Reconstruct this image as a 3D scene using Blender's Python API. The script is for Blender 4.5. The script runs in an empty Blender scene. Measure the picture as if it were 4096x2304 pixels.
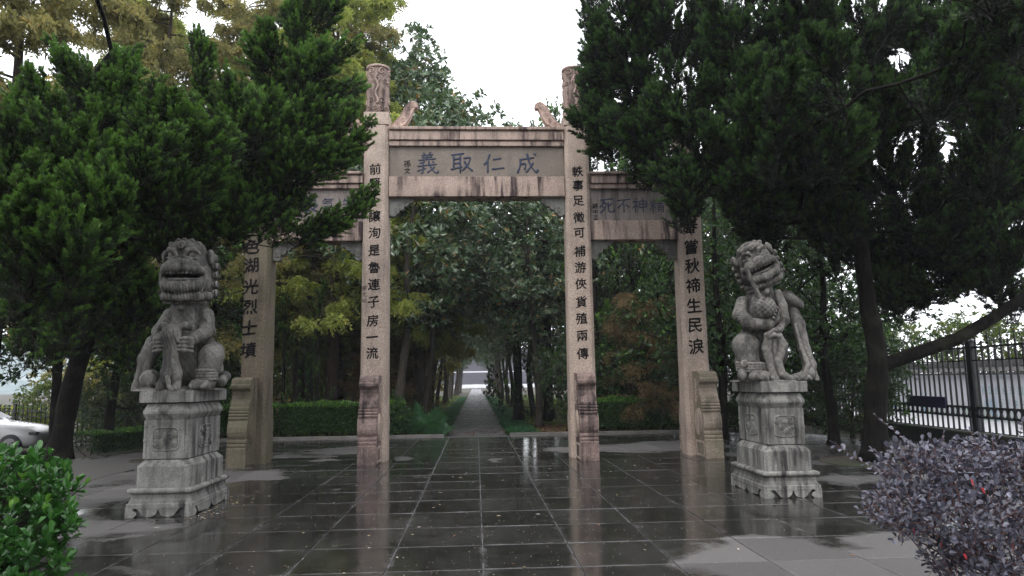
import bpy, math, random
import numpy as np
from math import radians, pi, sin, cos
from mathutils import Vector, Matrix

S = bpy.context.scene
COL = S.collection

# ---------------------------------------------------------------- camera
cam_d = bpy.data.cameras.new("camera")
cam = bpy.data.objects.new("camera", cam_d)
COL.objects.link(cam)
S.camera = cam
cam_d.sensor_width = 36.0
cam_d.lens = 18.0 / math.tan(radians(36.0))
cam_d.clip_start = 0.05
cam_d.clip_end = 2000.0
yaw, pitch, roll = radians(3.0), radians(7.45), radians(0.85)
fw = Vector((sin(yaw) * cos(pitch), cos(yaw) * cos(pitch), sin(pitch)))
rt0 = Vector((cos(yaw), -sin(yaw), 0.0))
up0 = rt0.cross(fw)
rt = rt0 * cos(roll) - up0 * sin(roll)
up = up0 * cos(roll) + rt0 * sin(roll)
cam.matrix_world = Matrix(((rt.x, up.x, -fw.x, 0.0), (rt.y, up.y, -fw.y, 0.0), (rt.z, up.z, -fw.z, 1.6), (0, 0, 0, 1)))

# ---------------------------------------------------------------- overcast sky and soft sun
SUN_EL, SUN_AZ = 52.0, 200.0
world = bpy.data.worlds.new("World")
S.world = world
world.use_nodes = True
wn = world.node_tree
wn.nodes.clear()
w_out = wn.nodes.new("ShaderNodeOutputWorld")
w_sum = wn.nodes.new("ShaderNodeAddShader")
w_sky = wn.nodes.new("ShaderNodeTexSky")
w_sky.sky_type = 'NISHITA'
w_sky.sun_disc = False
w_sky.sun_elevation = radians(SUN_EL)
w_sky.sun_rotation = radians(SUN_AZ)
w_sky.dust_density = 3.0
w_b1 = wn.nodes.new("ShaderNodeBackground")
w_b1.inputs['Strength'].default_value = 0.05
w_b2 = wn.nodes.new("ShaderNodeBackground")      # the even white cloud layer
w_b2.inputs['Color'].default_value = (0.96, 0.97, 1.0, 1)
w_b2.inputs['Strength'].default_value = 2.1
wn.links.new(w_sky.outputs[0], w_b1.inputs['Color'])
wn.links.new(w_b1.outputs[0], w_sum.inputs[0])
wn.links.new(w_b2.outputs[0], w_sum.inputs[1])
wn.links.new(w_sum.outputs[0], w_out.inputs['Surface'])

sun_d = bpy.data.lights.new("sun", 'SUN')
sun_d.energy = 0.7
sun_d.angle = radians(25)
sun_d.color = (1.0, 0.96, 0.9)
sun = bpy.data.objects.new("sun", sun_d)
COL.objects.link(sun)
sd = Vector((sin(radians(SUN_AZ)) * cos(radians(SUN_EL)), cos(radians(SUN_AZ)) * cos(radians(SUN_EL)), sin(radians(SUN_EL))))
sun.rotation_euler = sd.to_track_quat('Z', 'Y').to_euler()

S.view_settings.view_transform = 'Standard'
S.view_settings.look = 'None'
S.view_settings.exposure = 0.12
S.view_settings.gamma = 1.0
S.view_settings.use_curve_mapping = False
S.render.engine = 'CYCLES'
cy = S.cycles
cy.max_bounces = 6
cy.diffuse_bounces = 3
cy.glossy_bounces = 3
cy.transmission_bounces = 3
cy.transparent_max_bounces = 4
cy.use_denoising = True
cy.use_adaptive_sampling = True
cy.adaptive_threshold = 0.02
cy.sample_clamp_indirect = 6.0
cy.caustics_reflective = False
cy.caustics_refractive = False

# ---------------------------------------------------------------- object helpers
def link(name, me, parent=None, loc=None, rot=None, scale=None):
    o = bpy.data.objects.new(name, me)
    COL.objects.link(o)
    if parent is not None:
        o.parent = parent
    if loc is not None:
        o.location = loc
    if rot is not None:
        o.rotation_euler = rot
    if scale is not None:
        o.scale = (scale, scale, scale) if isinstance(scale, (int, float)) else scale
    return o

def tag(o, label=None, cat=None, group=None, kind=None):
    if label: o['label'] = label
    if cat: o['category'] = cat
    if group: o['group'] = group
    if kind: o['kind'] = kind
    return o

def thing(name, label, cat, loc=(0, 0, 0), rz=0.0, group=None):
    o = link(name, None, loc=loc, rot=(0, 0, rz))
    o.empty_display_size = 0.1
    return tag(o, label, cat, group)

class Acc:
    """Collects vertices and faces; builds one mesh quickly."""
    def __init__(self):
        self.v, self.f, self.a, self.n = [], [], [], 0
    def add(self, v, f, a=None):
        v = np.asarray(v, np.float32).reshape(-1, 3)
        f = np.asarray(f, np.int32)
        if len(f) == 0:
            return
        self.v.append(v)
        self.f.append(f + self.n)
        self.a.append(np.full(len(f), 0.5, np.float32) if a is None else np.broadcast_to(np.asarray(a, np.float32), (len(f),)))
        self.n += len(v)
    def mesh(self, name, mat, smooth=False):
        me = bpy.data.meshes.new(name)
        if not self.v:
            return me
        v = np.concatenate(self.v)
        me.vertices.add(len(v))
        me.vertices.foreach_set('co', v.ravel())
        loops = np.concatenate([f.ravel() for f in self.f])
        sizes = np.concatenate([np.full(len(f), f.shape[1], np.int32) for f in self.f])
        me.loops.add(len(loops))
        me.loops.foreach_set('vertex_index', loops)
        me.polygons.add(len(sizes))
        starts = np.concatenate([[0], np.cumsum(sizes)[:-1]]).astype(np.int32)
        me.polygons.foreach_set('loop_start', starts)
        me.polygons.foreach_set('use_smooth', np.full(len(sizes), bool(smooth)))
        at = me.attributes.new('v', 'FLOAT', 'FACE')
        at.data.foreach_set('value', np.concatenate(self.a))
        me.update(calc_edges=True)
        if mat is not None:
            me.materials.append(mat)
        return me
    def obj(self, name, mat, parent=None, smooth=False, **k):
        return link(name, self.mesh(name, mat, smooth), parent, **k)

def box_vf(x0, x1, y0, y1, z0, z1):
    v = [(x0, y0, z0), (x1, y0, z0), (x1, y1, z0), (x0, y1, z0), (x0, y0, z1), (x1, y0, z1), (x1, y1, z1), (x0, y1, z1)]
    f = [(0, 3, 2, 1), (4, 5, 6, 7), (0, 1, 5, 4), (1, 2, 6, 5), (2, 3, 7, 6), (3, 0, 4, 7)]
    return v, f

def add_box(A, x0, x1, y0, y1, z0, z1):
    A.add(*box_vf(x0, x1, y0, y1, z0, z1))

def bevel_mesh(me, w=0.008, seg=2, angle=30):
    import bmesh
    bm = bmesh.new()
    bm.from_mesh(me)
    bmesh.ops.remove_doubles(bm, verts=bm.verts, dist=1e-5)
    es = [e for e in bm.edges if len(e.link_faces) == 2 and e.calc_face_angle(0) > radians(angle)]
    bmesh.ops.bevel(bm, geom=es, offset=w, segments=seg, affect='EDGES', profile=0.6)
    bm.to_mesh(me)
    bm.free()
    return me

def box_obj(name, mat, x0, x1, y0, y1, z0, z1, parent=None, bevel=0.008, **k):
    A = Acc()
    add_box(A, x0, x1, y0, y1, z0, z1)
    me = A.mesh(name, mat)
    if bevel:
        bevel_mesh(me, bevel)
    return link(name, me, parent, **k)

def prism_acc(A, outline, lo, hi, axis='y'):
    """Extrude a closed 2-D outline. axis x: outline is (y,z); axis y: (x,z); axis z: (x,y)."""
    o = np.asarray(outline, float)
    n = len(o)
    area = 0.5 * np.sum(o[:, 0] * np.roll(o[:, 1], -1) - np.roll(o[:, 0], -1) * o[:, 1])
    if area < 0:
        o = o[::-1]
    def put(c):
        r = np.zeros((n, 3))
        if axis == 'x': r[:, 0], r[:, 1], r[:, 2] = c, o[:, 0], o[:, 1]
        elif axis == 'y': r[:, 0], r[:, 1], r[:, 2] = o[:, 0], c, o[:, 1]
        else: r[:, 0], r[:, 1], r[:, 2] = o[:, 0], o[:, 1], c
        return r
    v = np.concatenate([put(lo), put(hi)])
    q = [(i, (i + 1) % n, n + (i + 1) % n, n + i) for i in range(n)]
    lo_f, hi_f = list(range(n))[::-1], list(range(n, 2 * n))
    if axis == 'y':
        q = [t[::-1] for t in q]; lo_f = lo_f[::-1]; hi_f = hi_f[::-1]
    base = A.n
    A.add(v, np.array(q))
    A.f.append(np.array([lo_f]) + base); A.a.append(np.array([0.5], np.float32))
    A.f.append(np.array([hi_f]) + base); A.a.append(np.array([0.5], np.float32))

def tube_acc(A, pts, rad, sides=6, a=0.5, cap=True):
    pts = np.asarray(pts, float)
    n = len(pts)
    rad = np.broadcast_to(np.asarray(rad, float), (n,))
    t = np.gradient(pts, axis=0)
    t /= np.linalg.norm(t, axis=1)[:, None] + 1e-9
    ref = np.array([0.0, 0.0, 1.0]) if abs(t[0][2]) < 0.9 else np.array([1.0, 0.0, 0.0])
    u = np.cross(t[0], ref); u /= np.linalg.norm(u)
    ang = np.arange(sides) * 2 * pi / sides
    V = []
    for i in range(n):
        u = u - t[i] * np.dot(u, t[i]); u /= np.linalg.norm(u) + 1e-9
        w = np.cross(t[i], u)
        V.append(pts[i] + rad[i] * (np.cos(ang)[:, None] * u + np.sin(ang)[:, None] * w))
    V = np.concatenate(V)
    i0 = (np.arange(n - 1)[:, None] * sides + np.arange(sides)[None, :]).ravel()
    i1 = (np.arange(n - 1)[:, None] * sides + (np.arange(sides) + 1)[None, :] % sides).ravel()
    base = A.n
    A.add(V, np.stack([i0, i1, i1 + sides, i0 + sides], 1), a)
    if cap and sides > 4:
        A.f.append(np.array([list(range(sides))[::-1]]) + base); A.a.append(np.array([a], np.float32))
        A.f.append(np.array([list(range((n - 1) * sides, n * sides))]) + base); A.a.append(np.array([a], np.float32))

def lathe_acc(A, prof, sides=24, cx=0, cy=0):
    prof = np.asarray(prof, float)
    n = len(prof)
    ang = np.arange(sides) * 2 * pi / sides
    V = np.concatenate([np.stack([cx + r * np.cos(ang), cy + r * np.sin(ang), np.full(sides, z)], 1) for r, z in prof])
    i0 = (np.arange(n - 1)[:, None] * sides + np.arange(sides)[None, :]).ravel()
    i1 = (np.arange(n - 1)[:, None] * sides + (np.arange(sides) + 1)[None, :] % sides).ravel()
    A.add(V, np.stack([i0, i1, i1 + sides, i0 + sides], 1))

# ---------------------------------------------------------------- material helpers
class NT:
    def __init__(self, name):
        self.m = bpy.data.materials.new(name)
        self.m.use_nodes = True
        self.t = self.m.node_tree
        self.t.nodes.clear()
        self.out = self.t.nodes.new('ShaderNodeOutputMaterial')
    def n(self, typ, props=None, **ins):
        nd = self.t.nodes.new('ShaderNode' + typ)
        for k, v in (props or {}).items():
            setattr(nd, k, v)
        for k, v in ins.items():
            self.set(nd, k, v)
        return nd
    def set(self, nd, k, v):
        key = int(k[1:]) if k[0] == '_' and k[1:].isdigit() else k.replace('_', ' ')
        s = nd.inputs[key]
        if isinstance(v, bpy.types.NodeSocket):
            self.t.links.new(v, s)
        elif isinstance(v, bpy.types.Node):
            self.t.links.new(v.outputs[0], s)
        elif isinstance(v, tuple) and len(v) == 3 and s.type == 'RGBA':
            s.default_value = (*v, 1)
        else:
            s.default_value = v
    def pos(self):
        return self.n('NewGeometry').outputs['Position']
    def obj(self):
        return self.n('TexCoord').outputs['Object']
    def scl(self, vec, s):
        return self.n('Mapping', Vector=vec, Scale=s).outputs[0]
    def noise(self, vec, scale, detail=4.0, rough=0.55, dist=0.0):
        return self.n('TexNoise', Vector=vec, Scale=scale, Detail=detail, Roughness=rough, Distortion=dist).outputs[0]
    def ramp(self, fac, stops, interp='LINEAR'):
        r = self.n('ValToRGB', _0=fac)
        cr = r.color_ramp
        cr.interpolation = interp
        while len(cr.elements) < len(stops):
            cr.elements.new(0.5)
        for e, (p, c) in zip(cr.elements, stops):
            e.position = p
            e.color = (c, c, c, 1) if isinstance(c, (int, float)) else (*c, 1)
        return r.outputs[0]
    def mix(self, fac, a, b, blend='MIX'):
        nd = self.t.nodes.new('ShaderNodeMix')
        nd.data_type = 'RGBA'
        nd.blend_type = blend
        for sck, v in ((nd.inputs[0], fac), (nd.inputs[6], a), (nd.inputs[7], b)):
            if isinstance(v, bpy.types.NodeSocket): self.t.links.new(v, sck)
            elif isinstance(v, (int, float)) and sck.type == 'RGBA': sck.default_value = (v, v, v, 1)
            elif isinstance(v, tuple): sck.default_value = (*v, 1)
            else: sck.default_value = v
        return nd.outputs[2]
    def math(self, op, a, b=None, clamp=False):
        nd = self.n('Math', dict(operation=op, use_clamp=clamp), _0=a)
        if b is not None: self.set(nd, '_1', b)
        return nd.outputs[0]
    def bump(self, h, strength=0.3, dist=0.02, normal=None):
        nd = self.n('Bump', Height=h, Strength=strength, Distance=dist)
        if normal is not None: self.set(nd, 'Normal', normal)
        return nd.outputs[0]
    def bsdf(self, color, rough=0.6, normal=None, spec=0.5, **k):
        b = self.n('BsdfPrincipled', Base_Color=color, Roughness=rough)
        b.inputs['Specular IOR Level'].default_value = spec
        if normal is not None: self.set(b, 'Normal', normal)
        for kk, v in k.items(): self.set(b, kk, v)
        return b
    def done(self, sh):
        self.t.links.new(sh.outputs[0] if isinstance(sh, bpy.types.Node) else sh, self.out.inputs['Surface'])
        return self.m

def stone(name, c_dark, c_mid, c_lite, speck, stain=0.5, stain_col=(0.03, 0.024, 0.024), green=0.0, mott=0.0, rough=0.75, cav_shade=0.0, grain=1.0):
    t = NT(name)
    p = t.pos()
    n1 = t.noise(p, 55.0, 3.0, 0.7)
    base = t.ramp(n1, [(0.38, c_dark), (0.5, c_mid), (0.62, c_lite)])
    sp = t.n('TexVoronoi', Vector=p, Scale=speck).outputs['Distance']
    base = t.mix(t.ramp(sp, [(0.10, 0.75 * grain), (0.3, 0.0)]), base, tuple(c * 0.45 for c in c_dark))
    big = t.noise(p, 1.7, 5.0, 0.6)
    base = t.mix(0.55, base, t.ramp(big, [(0.3, 0.62), (0.7, 1.25)]), 'MULTIPLY')
    # rain streaks running down the faces
    st = t.noise(t.scl(p, (1.0, 1.0, 0.11)), 7.0, 5.0, 0.62)
    st2 = t.noise(p, 1.1, 3.0, 0.5)
    m = t.math('MULTIPLY', t.ramp(st, [(0.46, 0.0), (0.62, 1.0)]), t.ramp(st2, [(0.50 - 0.28 * stain, 0.0), (0.66 - 0.2 * stain, 1.0)]))
    m = t.math('MULTIPLY', m, min(1.0, 0.25 + stain))
    base = t.mix(m, base, stain_col)
    if mott:
        mo = t.noise(p, 4.3, 8.0, 0.72)
        base = t.mix(t.math('MULTIPLY', t.ramp(mo, [(0.47, 0.0), (0.6, 1.0)]), mott), base, tuple(c * 0.35 for c in c_mid))
        mo2 = t.noise(p, 26.0, 4.0, 0.6)
        base = t.mix(t.math('MULTIPLY', t.ramp(mo2, [(0.62, 0.0), (0.7, 1.0)]), mott), base, (0.035, 0.035, 0.032))
    if green:
        g = t.noise(p, 0.9, 4.0, 0.6)
        base = t.mix(t.math('MULTIPLY', t.ramp(g, [(0.4, 0.0), (0.6, 1.0)]), green), base, (0.10, 0.105, 0.045))
    if cav_shade:
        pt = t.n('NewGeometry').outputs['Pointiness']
        base = t.mix(cav_shade, base, t.ramp(pt, [(0.40, 0.08), (0.485, 0.55), (0.505, 1.0), (0.56, 1.8)]), 'MULTIPLY')  # occlusion-like shading painted into the colour: hollows darker, ridges lighter
    h = t.noise(p, 70.0, 4.0, 0.7)
    nb = t.bump(h, 0.5 * grain, 0.006, t.bump(t.noise(p, 9.0, 5.0, 0.6), 0.35, 0.02))
    return t.done(t.bsdf(base, rough, nb, 0.4))

GRANITE = stone('pink_granite', (0.30, 0.22, 0.175), (0.465, 0.37, 0.305), (0.58, 0.49, 0.425), 85.0, 0.12)
GRANITE_ST = stone('stained_granite', (0.27, 0.19, 0.155), (0.43, 0.325, 0.27), (0.53, 0.43, 0.375), 85.0, 0.8, (0.04, 0.024, 0.026))
GRANITE_DRUM = stone('blackened_granite', (0.16, 0.105, 0.095), (0.27, 0.19, 0.17), (0.36, 0.28, 0.25), 85.0, 1.0, (0.018, 0.013, 0.014), mott=0.6)
GRANITE_GREEN = stone('algae_granite', (0.10, 0.082, 0.06), (0.165, 0.135, 0.10), (0.23, 0.19, 0.145), 85.0, 0.4, (0.03, 0.026, 0.02), green=0.45)
GRANITE_CAP = stone('carved_granite', (0.22, 0.15, 0.125), (0.34, 0.245, 0.205), (0.42, 0.33, 0.285), 85.0, 0.6, (0.05, 0.034, 0.034), mott=0.3, cav_shade=0.9, grain=0.5)
PLAQUE = stone('grey_slate_panel', (0.165, 0.138, 0.115), (0.215, 0.18, 0.15), (0.25, 0.212, 0.182), 60.0, 0.1, (0.09, 0.085, 0.08))
PLAQUE2 = stone('dark_slate_panel', (0.20, 0.17, 0.155), (0.25, 0.215, 0.197), (0.29, 0.252, 0.232), 60.0, 0.5, (0.06, 0.055, 0.055))
BRACKET = stone('grey_carved_stone', (0.17, 0.17, 0.155), (0.25, 0.25, 0.23), (0.31, 0.31, 0.285), 60.0, 0.35, (0.06, 0.06, 0.055))
GREYSTONE = stone('weathered_grey_stone', (0.165, 0.163, 0.15), (0.215, 0.212, 0.197), (0.26, 0.257, 0.238), 70.0, 1.0, (0.028, 0.025, 0.026), mott=0.55, cav_shade=0.5, grain=0.4)
LIONSTONE = stone('weathered_lion_stone', (0.115, 0.109, 0.098), (0.15, 0.143, 0.13), (0.19, 0.182, 0.165), 70.0, 0.8, (0.03, 0.027, 0.026), mott=0.45, cav_shade=1.0, grain=0.3)

def plain(name, col, rough=0.6, noise=0.15, scale=8.0, spec=0.5, metal=0.0):
    t = NT(name)
    n = t.noise(t.pos(), scale, 5.0)
    c = t.mix(noise * 2, col, t.ramp(n, [(0.3, tuple(x * 0.5 for x in col)), (0.7, tuple(min(1, x * 1.5) for x in col))]))
    b = t.bsdf(c, rough, t.bump(n, 0.2, 0.01), spec)
    b.inputs['Metallic'].default_value = metal
    return t.done(b)

INK = plain('black_lettering_paint', (0.010, 0.009, 0.010), 0.85, spec=0.15)
INK_BLUE = plain('blue_grey_lettering_paint', (0.04, 0.05, 0.09), 0.7, 0.2, 30, spec=0.3)
IRON = plain('black_iron_paint', (0.012, 0.012, 0.014), 0.35)
WHITE = plain('white_plaster', (0.72, 0.73, 0.76), 0.8, 0.06, 2.0)
KERB = plain('kerb_stone', (0.16, 0.15, 0.14), 0.7, 0.3, 6.0)

def bark(name, c0, c1, rough=0.8):
    t = NT(name)
    p = t.scl(t.obj(), (1.0, 1.0, 0.18))
    n = t.noise(p, 22.0, 6.0, 0.7)
    c = t.ramp(n, [(0.35, c0), (0.65, c1)])
    c = t.mix(t.ramp(t.noise(t.obj(), 2.5, 4.0), [(0.5, 0.0), (0.7, 0.5)]), c, (0.05, 0.055, 0.035))
    return t.done(t.bsdf(c, rough, t.bump(n, 0.9, 0.04), 0.08))

BARK = bark('dark_bark', (0.006, 0.005, 0.0045), (0.018, 0.015, 0.013))
BARK_RED = bark('brown_bark', (0.02, 0.014, 0.011), (0.07, 0.05, 0.04))
BARK_GREY = bark('grey_bark', (0.03, 0.026, 0.022), (0.085, 0.075, 0.062))

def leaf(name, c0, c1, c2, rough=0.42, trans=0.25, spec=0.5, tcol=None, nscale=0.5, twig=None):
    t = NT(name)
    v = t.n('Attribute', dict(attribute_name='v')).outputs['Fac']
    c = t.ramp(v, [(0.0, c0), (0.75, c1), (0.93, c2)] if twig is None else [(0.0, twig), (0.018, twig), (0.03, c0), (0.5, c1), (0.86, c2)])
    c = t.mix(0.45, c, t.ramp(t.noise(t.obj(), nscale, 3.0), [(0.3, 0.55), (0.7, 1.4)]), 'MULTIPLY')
    b = t.bsdf(c, rough, None, spec)
    if trans <= 0:
        return t.done(b)
    tc = t.mix(1.0, c, tcol or (1.25, 1.35, 0.7), 'MULTIPLY')
    tr = t.n('BsdfTranslucent', Color=tc)
    mx = t.n('MixShader', _0=trans, _1=b, _2=tr)
    return t.done(mx)

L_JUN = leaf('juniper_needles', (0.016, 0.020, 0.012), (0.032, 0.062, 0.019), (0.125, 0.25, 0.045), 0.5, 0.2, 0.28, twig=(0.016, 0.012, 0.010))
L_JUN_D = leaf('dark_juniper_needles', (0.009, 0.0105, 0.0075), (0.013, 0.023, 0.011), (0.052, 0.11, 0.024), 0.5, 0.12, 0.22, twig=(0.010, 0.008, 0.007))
L_MAG = leaf('magnolia_leaves', (0.045, 0.085, 0.042), (0.13, 0.20, 0.10), (0.28, 0.17, 0.06), 0.24, 0.2, 0.8)
L_CAM = leaf('evergreen_leaves', (0.02, 0.045, 0.017), (0.055, 0.11, 0.03), (0.18, 0.20, 0.035), 0.34, 0.22, 0.5)
L_MET = leaf('autumn_feather_leaves', (0.17, 0.17, 0.065), (0.33, 0.315, 0.13), (0.48, 0.36, 0.12), 0.6, 0.5, 0.2, (1.1, 1.08, 0.85))
L_METG = leaf('yellow_green_feather_leaves', (0.20, 0.25, 0.07), (0.40, 0.44, 0.12), (0.52, 0.45, 0.12), 0.6, 0.5, 0.2, (1.1, 1.15, 0.8))
L_BRN = leaf('dry_brown_leaves', (0.11, 0.085, 0.045), (0.24, 0.18, 0.09), (0.32, 0.22, 0.10), 0.6, 0.3, 0.2, (1.1, 1.0, 0.8))
L_HEDGE = leaf('hedge_leaves', (0.02, 0.05, 0.016), (0.06, 0.135, 0.03), (0.18, 0.38, 0.05), 0.32, 0.25, 0.5)
L_PIT = leaf('glossy_bush_leaves', (0.024, 0.08, 0.02), (0.055, 0.165, 0.034), (0.15, 0.31, 0.055), 0.22, 0.2, 0.55)
L_LOR = leaf('purple_bush_leaves', (0.066, 0.066, 0.090), (0.122, 0.124, 0.168), (0.21, 0.21, 0.27), 0.38, 0.05, 0.6, (1.1, 0.8, 1.0))
L_LORR = leaf('red_bush_leaves', (0.35, 0.02, 0.03), (0.5, 0.03, 0.04), (0.55, 0.05, 0.05), 0.4, 0.25, 0.5, (1.2, 0.7, 0.7))
L_PALM = leaf('palm_fronds', (0.04, 0.12, 0.06), (0.09, 0.22, 0.10), (0.2, 0.28, 0.12), 0.35, 0.25, 0.6)
L_GRASS = leaf('mondo_grass', (0.015, 0.06, 0.024), (0.035, 0.14, 0.045), (0.11, 0.25, 0.06), 0.45, 0.25, 0.4)
L_COVER = leaf('ground_cover_leaves', (0.035, 0.075, 0.02), (0.12, 0.17, 0.035), (0.40, 0.38, 0.06), 0.5, 0.35, 0.3)
L_LITTER = leaf('fallen_leaf_litter', (0.10, 0.045, 0.03), (0.25, 0.13, 0.085), (0.42, 0.29, 0.19), 0.55, 0.0, 0.4)
L_BRIGHT = leaf('light_green_leaves', (0.035, 0.06, 0.012), (0.12, 0.17, 0.03), (0.30, 0.29, 0.07), 0.5, 0.35, 0.3)  # pale yellow-green leaf colour of the trees beyond the fences

# ================================================================ ground, terrace, path, road
def ground_z(x, y):
    z = -0.05
    z = z - 0.42 * np.clip((-9.3 - x) / 2.2, 0, 1) * np.clip((y - 12) / 6, 0, 1)
    z = z - 0.03 * np.clip((x - 11.0) / 0.6, 0, 1)
    return z
xs = np.concatenate([[-420, -220, -120, -70, -45, -30], np.linspace(-22, 14, 73), [18, 30, 50, 80, 140, 260, 420]])
ys = np.concatenate([[-60, -25, -8], np.linspace(0, 40, 81), [50, 65, 90, 130, 200, 320, 520]])
GX, GY = np.meshgrid(xs, ys)
rg = np.random.RandomState(4)
GZ = ground_z(GX, GY) + rg.uniform(-0.012, 0.012, GX.shape) * (np.abs(GX) > 1.2)
A = Acc()
nx, ny = len(xs), len(ys)
ii = (np.arange(ny - 1)[:, None] * nx + np.arange(nx - 1)[None, :]).ravel()
A.add(np.stack([GX.ravel(), GY.ravel(), GZ.ravel()], 1), np.stack([ii, ii + 1, ii + nx + 1, ii + nx], 1))
t = NT('forest_soil')
p = t.pos()
c = t.ramp(t.noise(p, 14.0, 8.0, 0.75), [(0.3, (0.018, 0.014, 0.010)), (0.5, (0.045, 0.035, 0.024)), (0.68, (0.10, 0.065, 0.042))])
c = t.mix(t.ramp(t.noise(p, 0.6, 4.0), [(0.45, 0.0), (0.62, 0.8)]), c, (0.035, 0.05, 0.018))
SOIL = t.done(t.bsdf(c, 0.8, t.bump(t.noise(p, 30.0, 6.0, 0.7), 0.8, 0.04)))
tag(A.obj('ground', SOIL, smooth=True), kind='structure')

def dry_mask(t, p, bias=0.0):
    """Where the paving has dried: broad noise patches and a few measured pools of dryness."""
    n = t.noise(p, 0.55, 5.0, 0.55, 0.6)
    n2 = t.noise(p, 2.2, 5.0, 0.6)
    f = t.math('ADD', n, t.math('MULTIPLY', t.math('SUBTRACT', n2, 0.5), 0.25))
    f = t.math('ADD', f, -0.17 + bias)
    sep = t.n('SeparateXYZ', Vector=p)
    for (cx, cy, rx, ry, w) in ((3.3, 6.5, 1.7, 0.75, 0.36), (4.9, 6.3, 1.2, 1.4, 0.30), (3.4, 16.8, 1.5, 1.3, 0.30), (-3.3, 17.0, 1.1, 1.6, 0.28), (-3.6, 13.0, 0.9, 0.7, 0.26),
                                (-6.9, 13.5, 2.5, 4.5, 0.34), (-4.6, 8.5, 1.3, 0.7, 0.30), (1.75, 16.3, 0.45, 0.7, 0.22), (-1.5, 15.2, 0.35, 0.5, 0.2), (6.2, 10.5, 1.3, 2.5, 0.22), (5.2, 16.9, 1.2, 2.0, 0.2), (1.1, 7.5, 0.5, 0.25, 0.12)):
        dx = t.math('DIVIDE', t.math('SUBTRACT', sep.outputs[0], cx), rx)
        dy = t.math('DIVIDE', t.math('SUBTRACT', sep.outputs[1], cy), ry)
        r2 = t.math('ADD', t.math('MULTIPLY', dx, dx), t.math('MULTIPLY', dy, dy))
        g = t.math('MULTIPLY', t.math('SUBTRACT', 1.0, t.math('MULTIPLY', r2, 0.55), True), w)
        f = t.math('ADD', f, g)
    return t.ramp(f, [(0.47, 0.0), (0.56, 1.0)])

def wet_stone(name, dry, wet, joints=True, bias=0.0, wr=0.065):
    t = NT(name)
    p = t.pos()
    m = dry_mask(t, p, bias)
    g = t.noise(p, 40.0, 6.0, 0.7)
    oi = t.n('ObjectInfo').outputs['Random']
    d = t.mix(t.ramp(g, [(0.3, 0.0), (0.7, 1.0)]), tuple(x * 0.72 for x in dry), tuple(x * 1.2 for x in dry))
    w = t.mix(t.ramp(t.noise(p, 5.0, 6.0, 0.7), [(0.35, 0.0), (0.7, 1.0)]), tuple(x * 0.7 for x in wet), tuple(x * 1.6 for x in wet))
    col = t.mix(m, w, d)
    film = t.math('MULTIPLY', t.ramp(t.noise(t.scl(p, (1.0, 0.55, 1.0)), 0.9, 7.0, 0.68, 0.4), [(0.46, 0.0), (0.66, 1.0)]), t.ramp(t.noise(p, 9.0, 6.0, 0.7), [(0.3, 0.35), (0.7, 1.0)]))
    col = t.mix(t.math('MULTIPLY', film, 0.36), col, (0.10, 0.097, 0.096))
    col = t.mix(0.5, col, t.ramp(oi, [(0.0, 0.5), (1.0, 1.45)]), 'MULTIPLY')
    rough_w = t.ramp(t.noise(p, 1.6, 6.0, 0.65), [(0.35, wr), (0.62, wr * 2.4), (0.8, wr * 4.2)])
    rough = t.mix(m, t.mix(t.math('MULTIPLY', film, 0.4), rough_w, 0.34), 0.55)
    if joints:
        ob = t.n('SeparateXYZ', Vector=t.obj())
        ex = t.math('ABSOLUTE', ob.outputs[0]); ey = t.math('ABSOLUTE', ob.outputs[1])
        e = t.math('MAXIMUM', t.math('SUBTRACT', ex, 0.41), t.math('SUBTRACT', ey, 0.44))
        e = t.math('ADD', e, t.math('MULTIPLY', t.math('SUBTRACT', t.noise(p, 3.5, 5.0, 0.7), 0.52), 0.30))
        em = t.ramp(t.math('ADD', e, 0.5), [(0.47, 0.0), (0.515, 0.28), (0.55, 0.7)])
        col = t.mix(em, col, (0.20, 0.195, 0.20))
        rough = t.mix(em, rough, 0.38)
    nb = t.bump(t.noise(p, 1.3, 3.0, 0.5), 0.05, 0.02, t.bump(g, t.mix(m, 0.02, 0.25), 0.004))
    b = t.bsdf(col, rough, nb, 0.5)
    return t.done(b)

PAVER = wet_stone('wet_dark_paver', (0.12, 0.113, 0.11), (0.024, 0.023, 0.021))
SIDE = wet_stone('damp_concrete', (0.08, 0.074, 0.071), (0.035, 0.032, 0.03), False, 0.10, 0.14)
PATHM = wet_stone('damp_path_slab', (0.16, 0.148, 0.155), (0.10, 0.092, 0.098), False, 0.05, 0.16)
t = NT('pale_grout')
g = t.noise(t.pos(), 6.0, 6.0, 0.7)
GROUT = t.done(t.bsdf(t.ramp(g, [(0.42, (0.02, 0.02, 0.02)), (0.62, (0.22, 0.215, 0.22))]), 0.45))

# the terrace: grout bed with single pavers on it, plain concrete beyond them
A = Acc(); A.add([(-6.65, 2.6, -0.012), (6.73, 2.6, -0.012), (6.73, 20.9, -0.012), (-6.65, 20.9, -0.012)], [(0, 1, 2, 3)])
terrace = tag(A.obj('pavement', GROUT), kind='structure')
PW, PD, X0, Y0 = 0.834, 0.893, -6.622, 2.72
cols, rows = 16, 20
def paver_mesh():
    A = Acc()
    w, d, c = PW / 2 - 0.006, PD / 2 - 0.006, 0.006
    v = [(-w, -d, -0.012), (w, -d, -0.012), (w, d, -0.012), (-w, d, -0.012), (-w, -d, -c), (w, -d, -c), (w, d, -c), (-w, d, -c),
         (-w + c, -d + c, 0), (w - c, -d + c, 0), (w - c, d - c, 0), (-w + c, d - c, 0)]
    f = [(8, 9, 10, 11)]
    for a, b in ((0, 4), (4, 8)):
        f += [(a + i, a + (i + 1) % 4, b + (i + 1) % 4, b + i) for i in range(4)]
    A.add(v, f)
    return A.mesh('paver', PAVER)
pm = paver_mesh()
rnd = random.Random(11)
rest = Acc()
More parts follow.
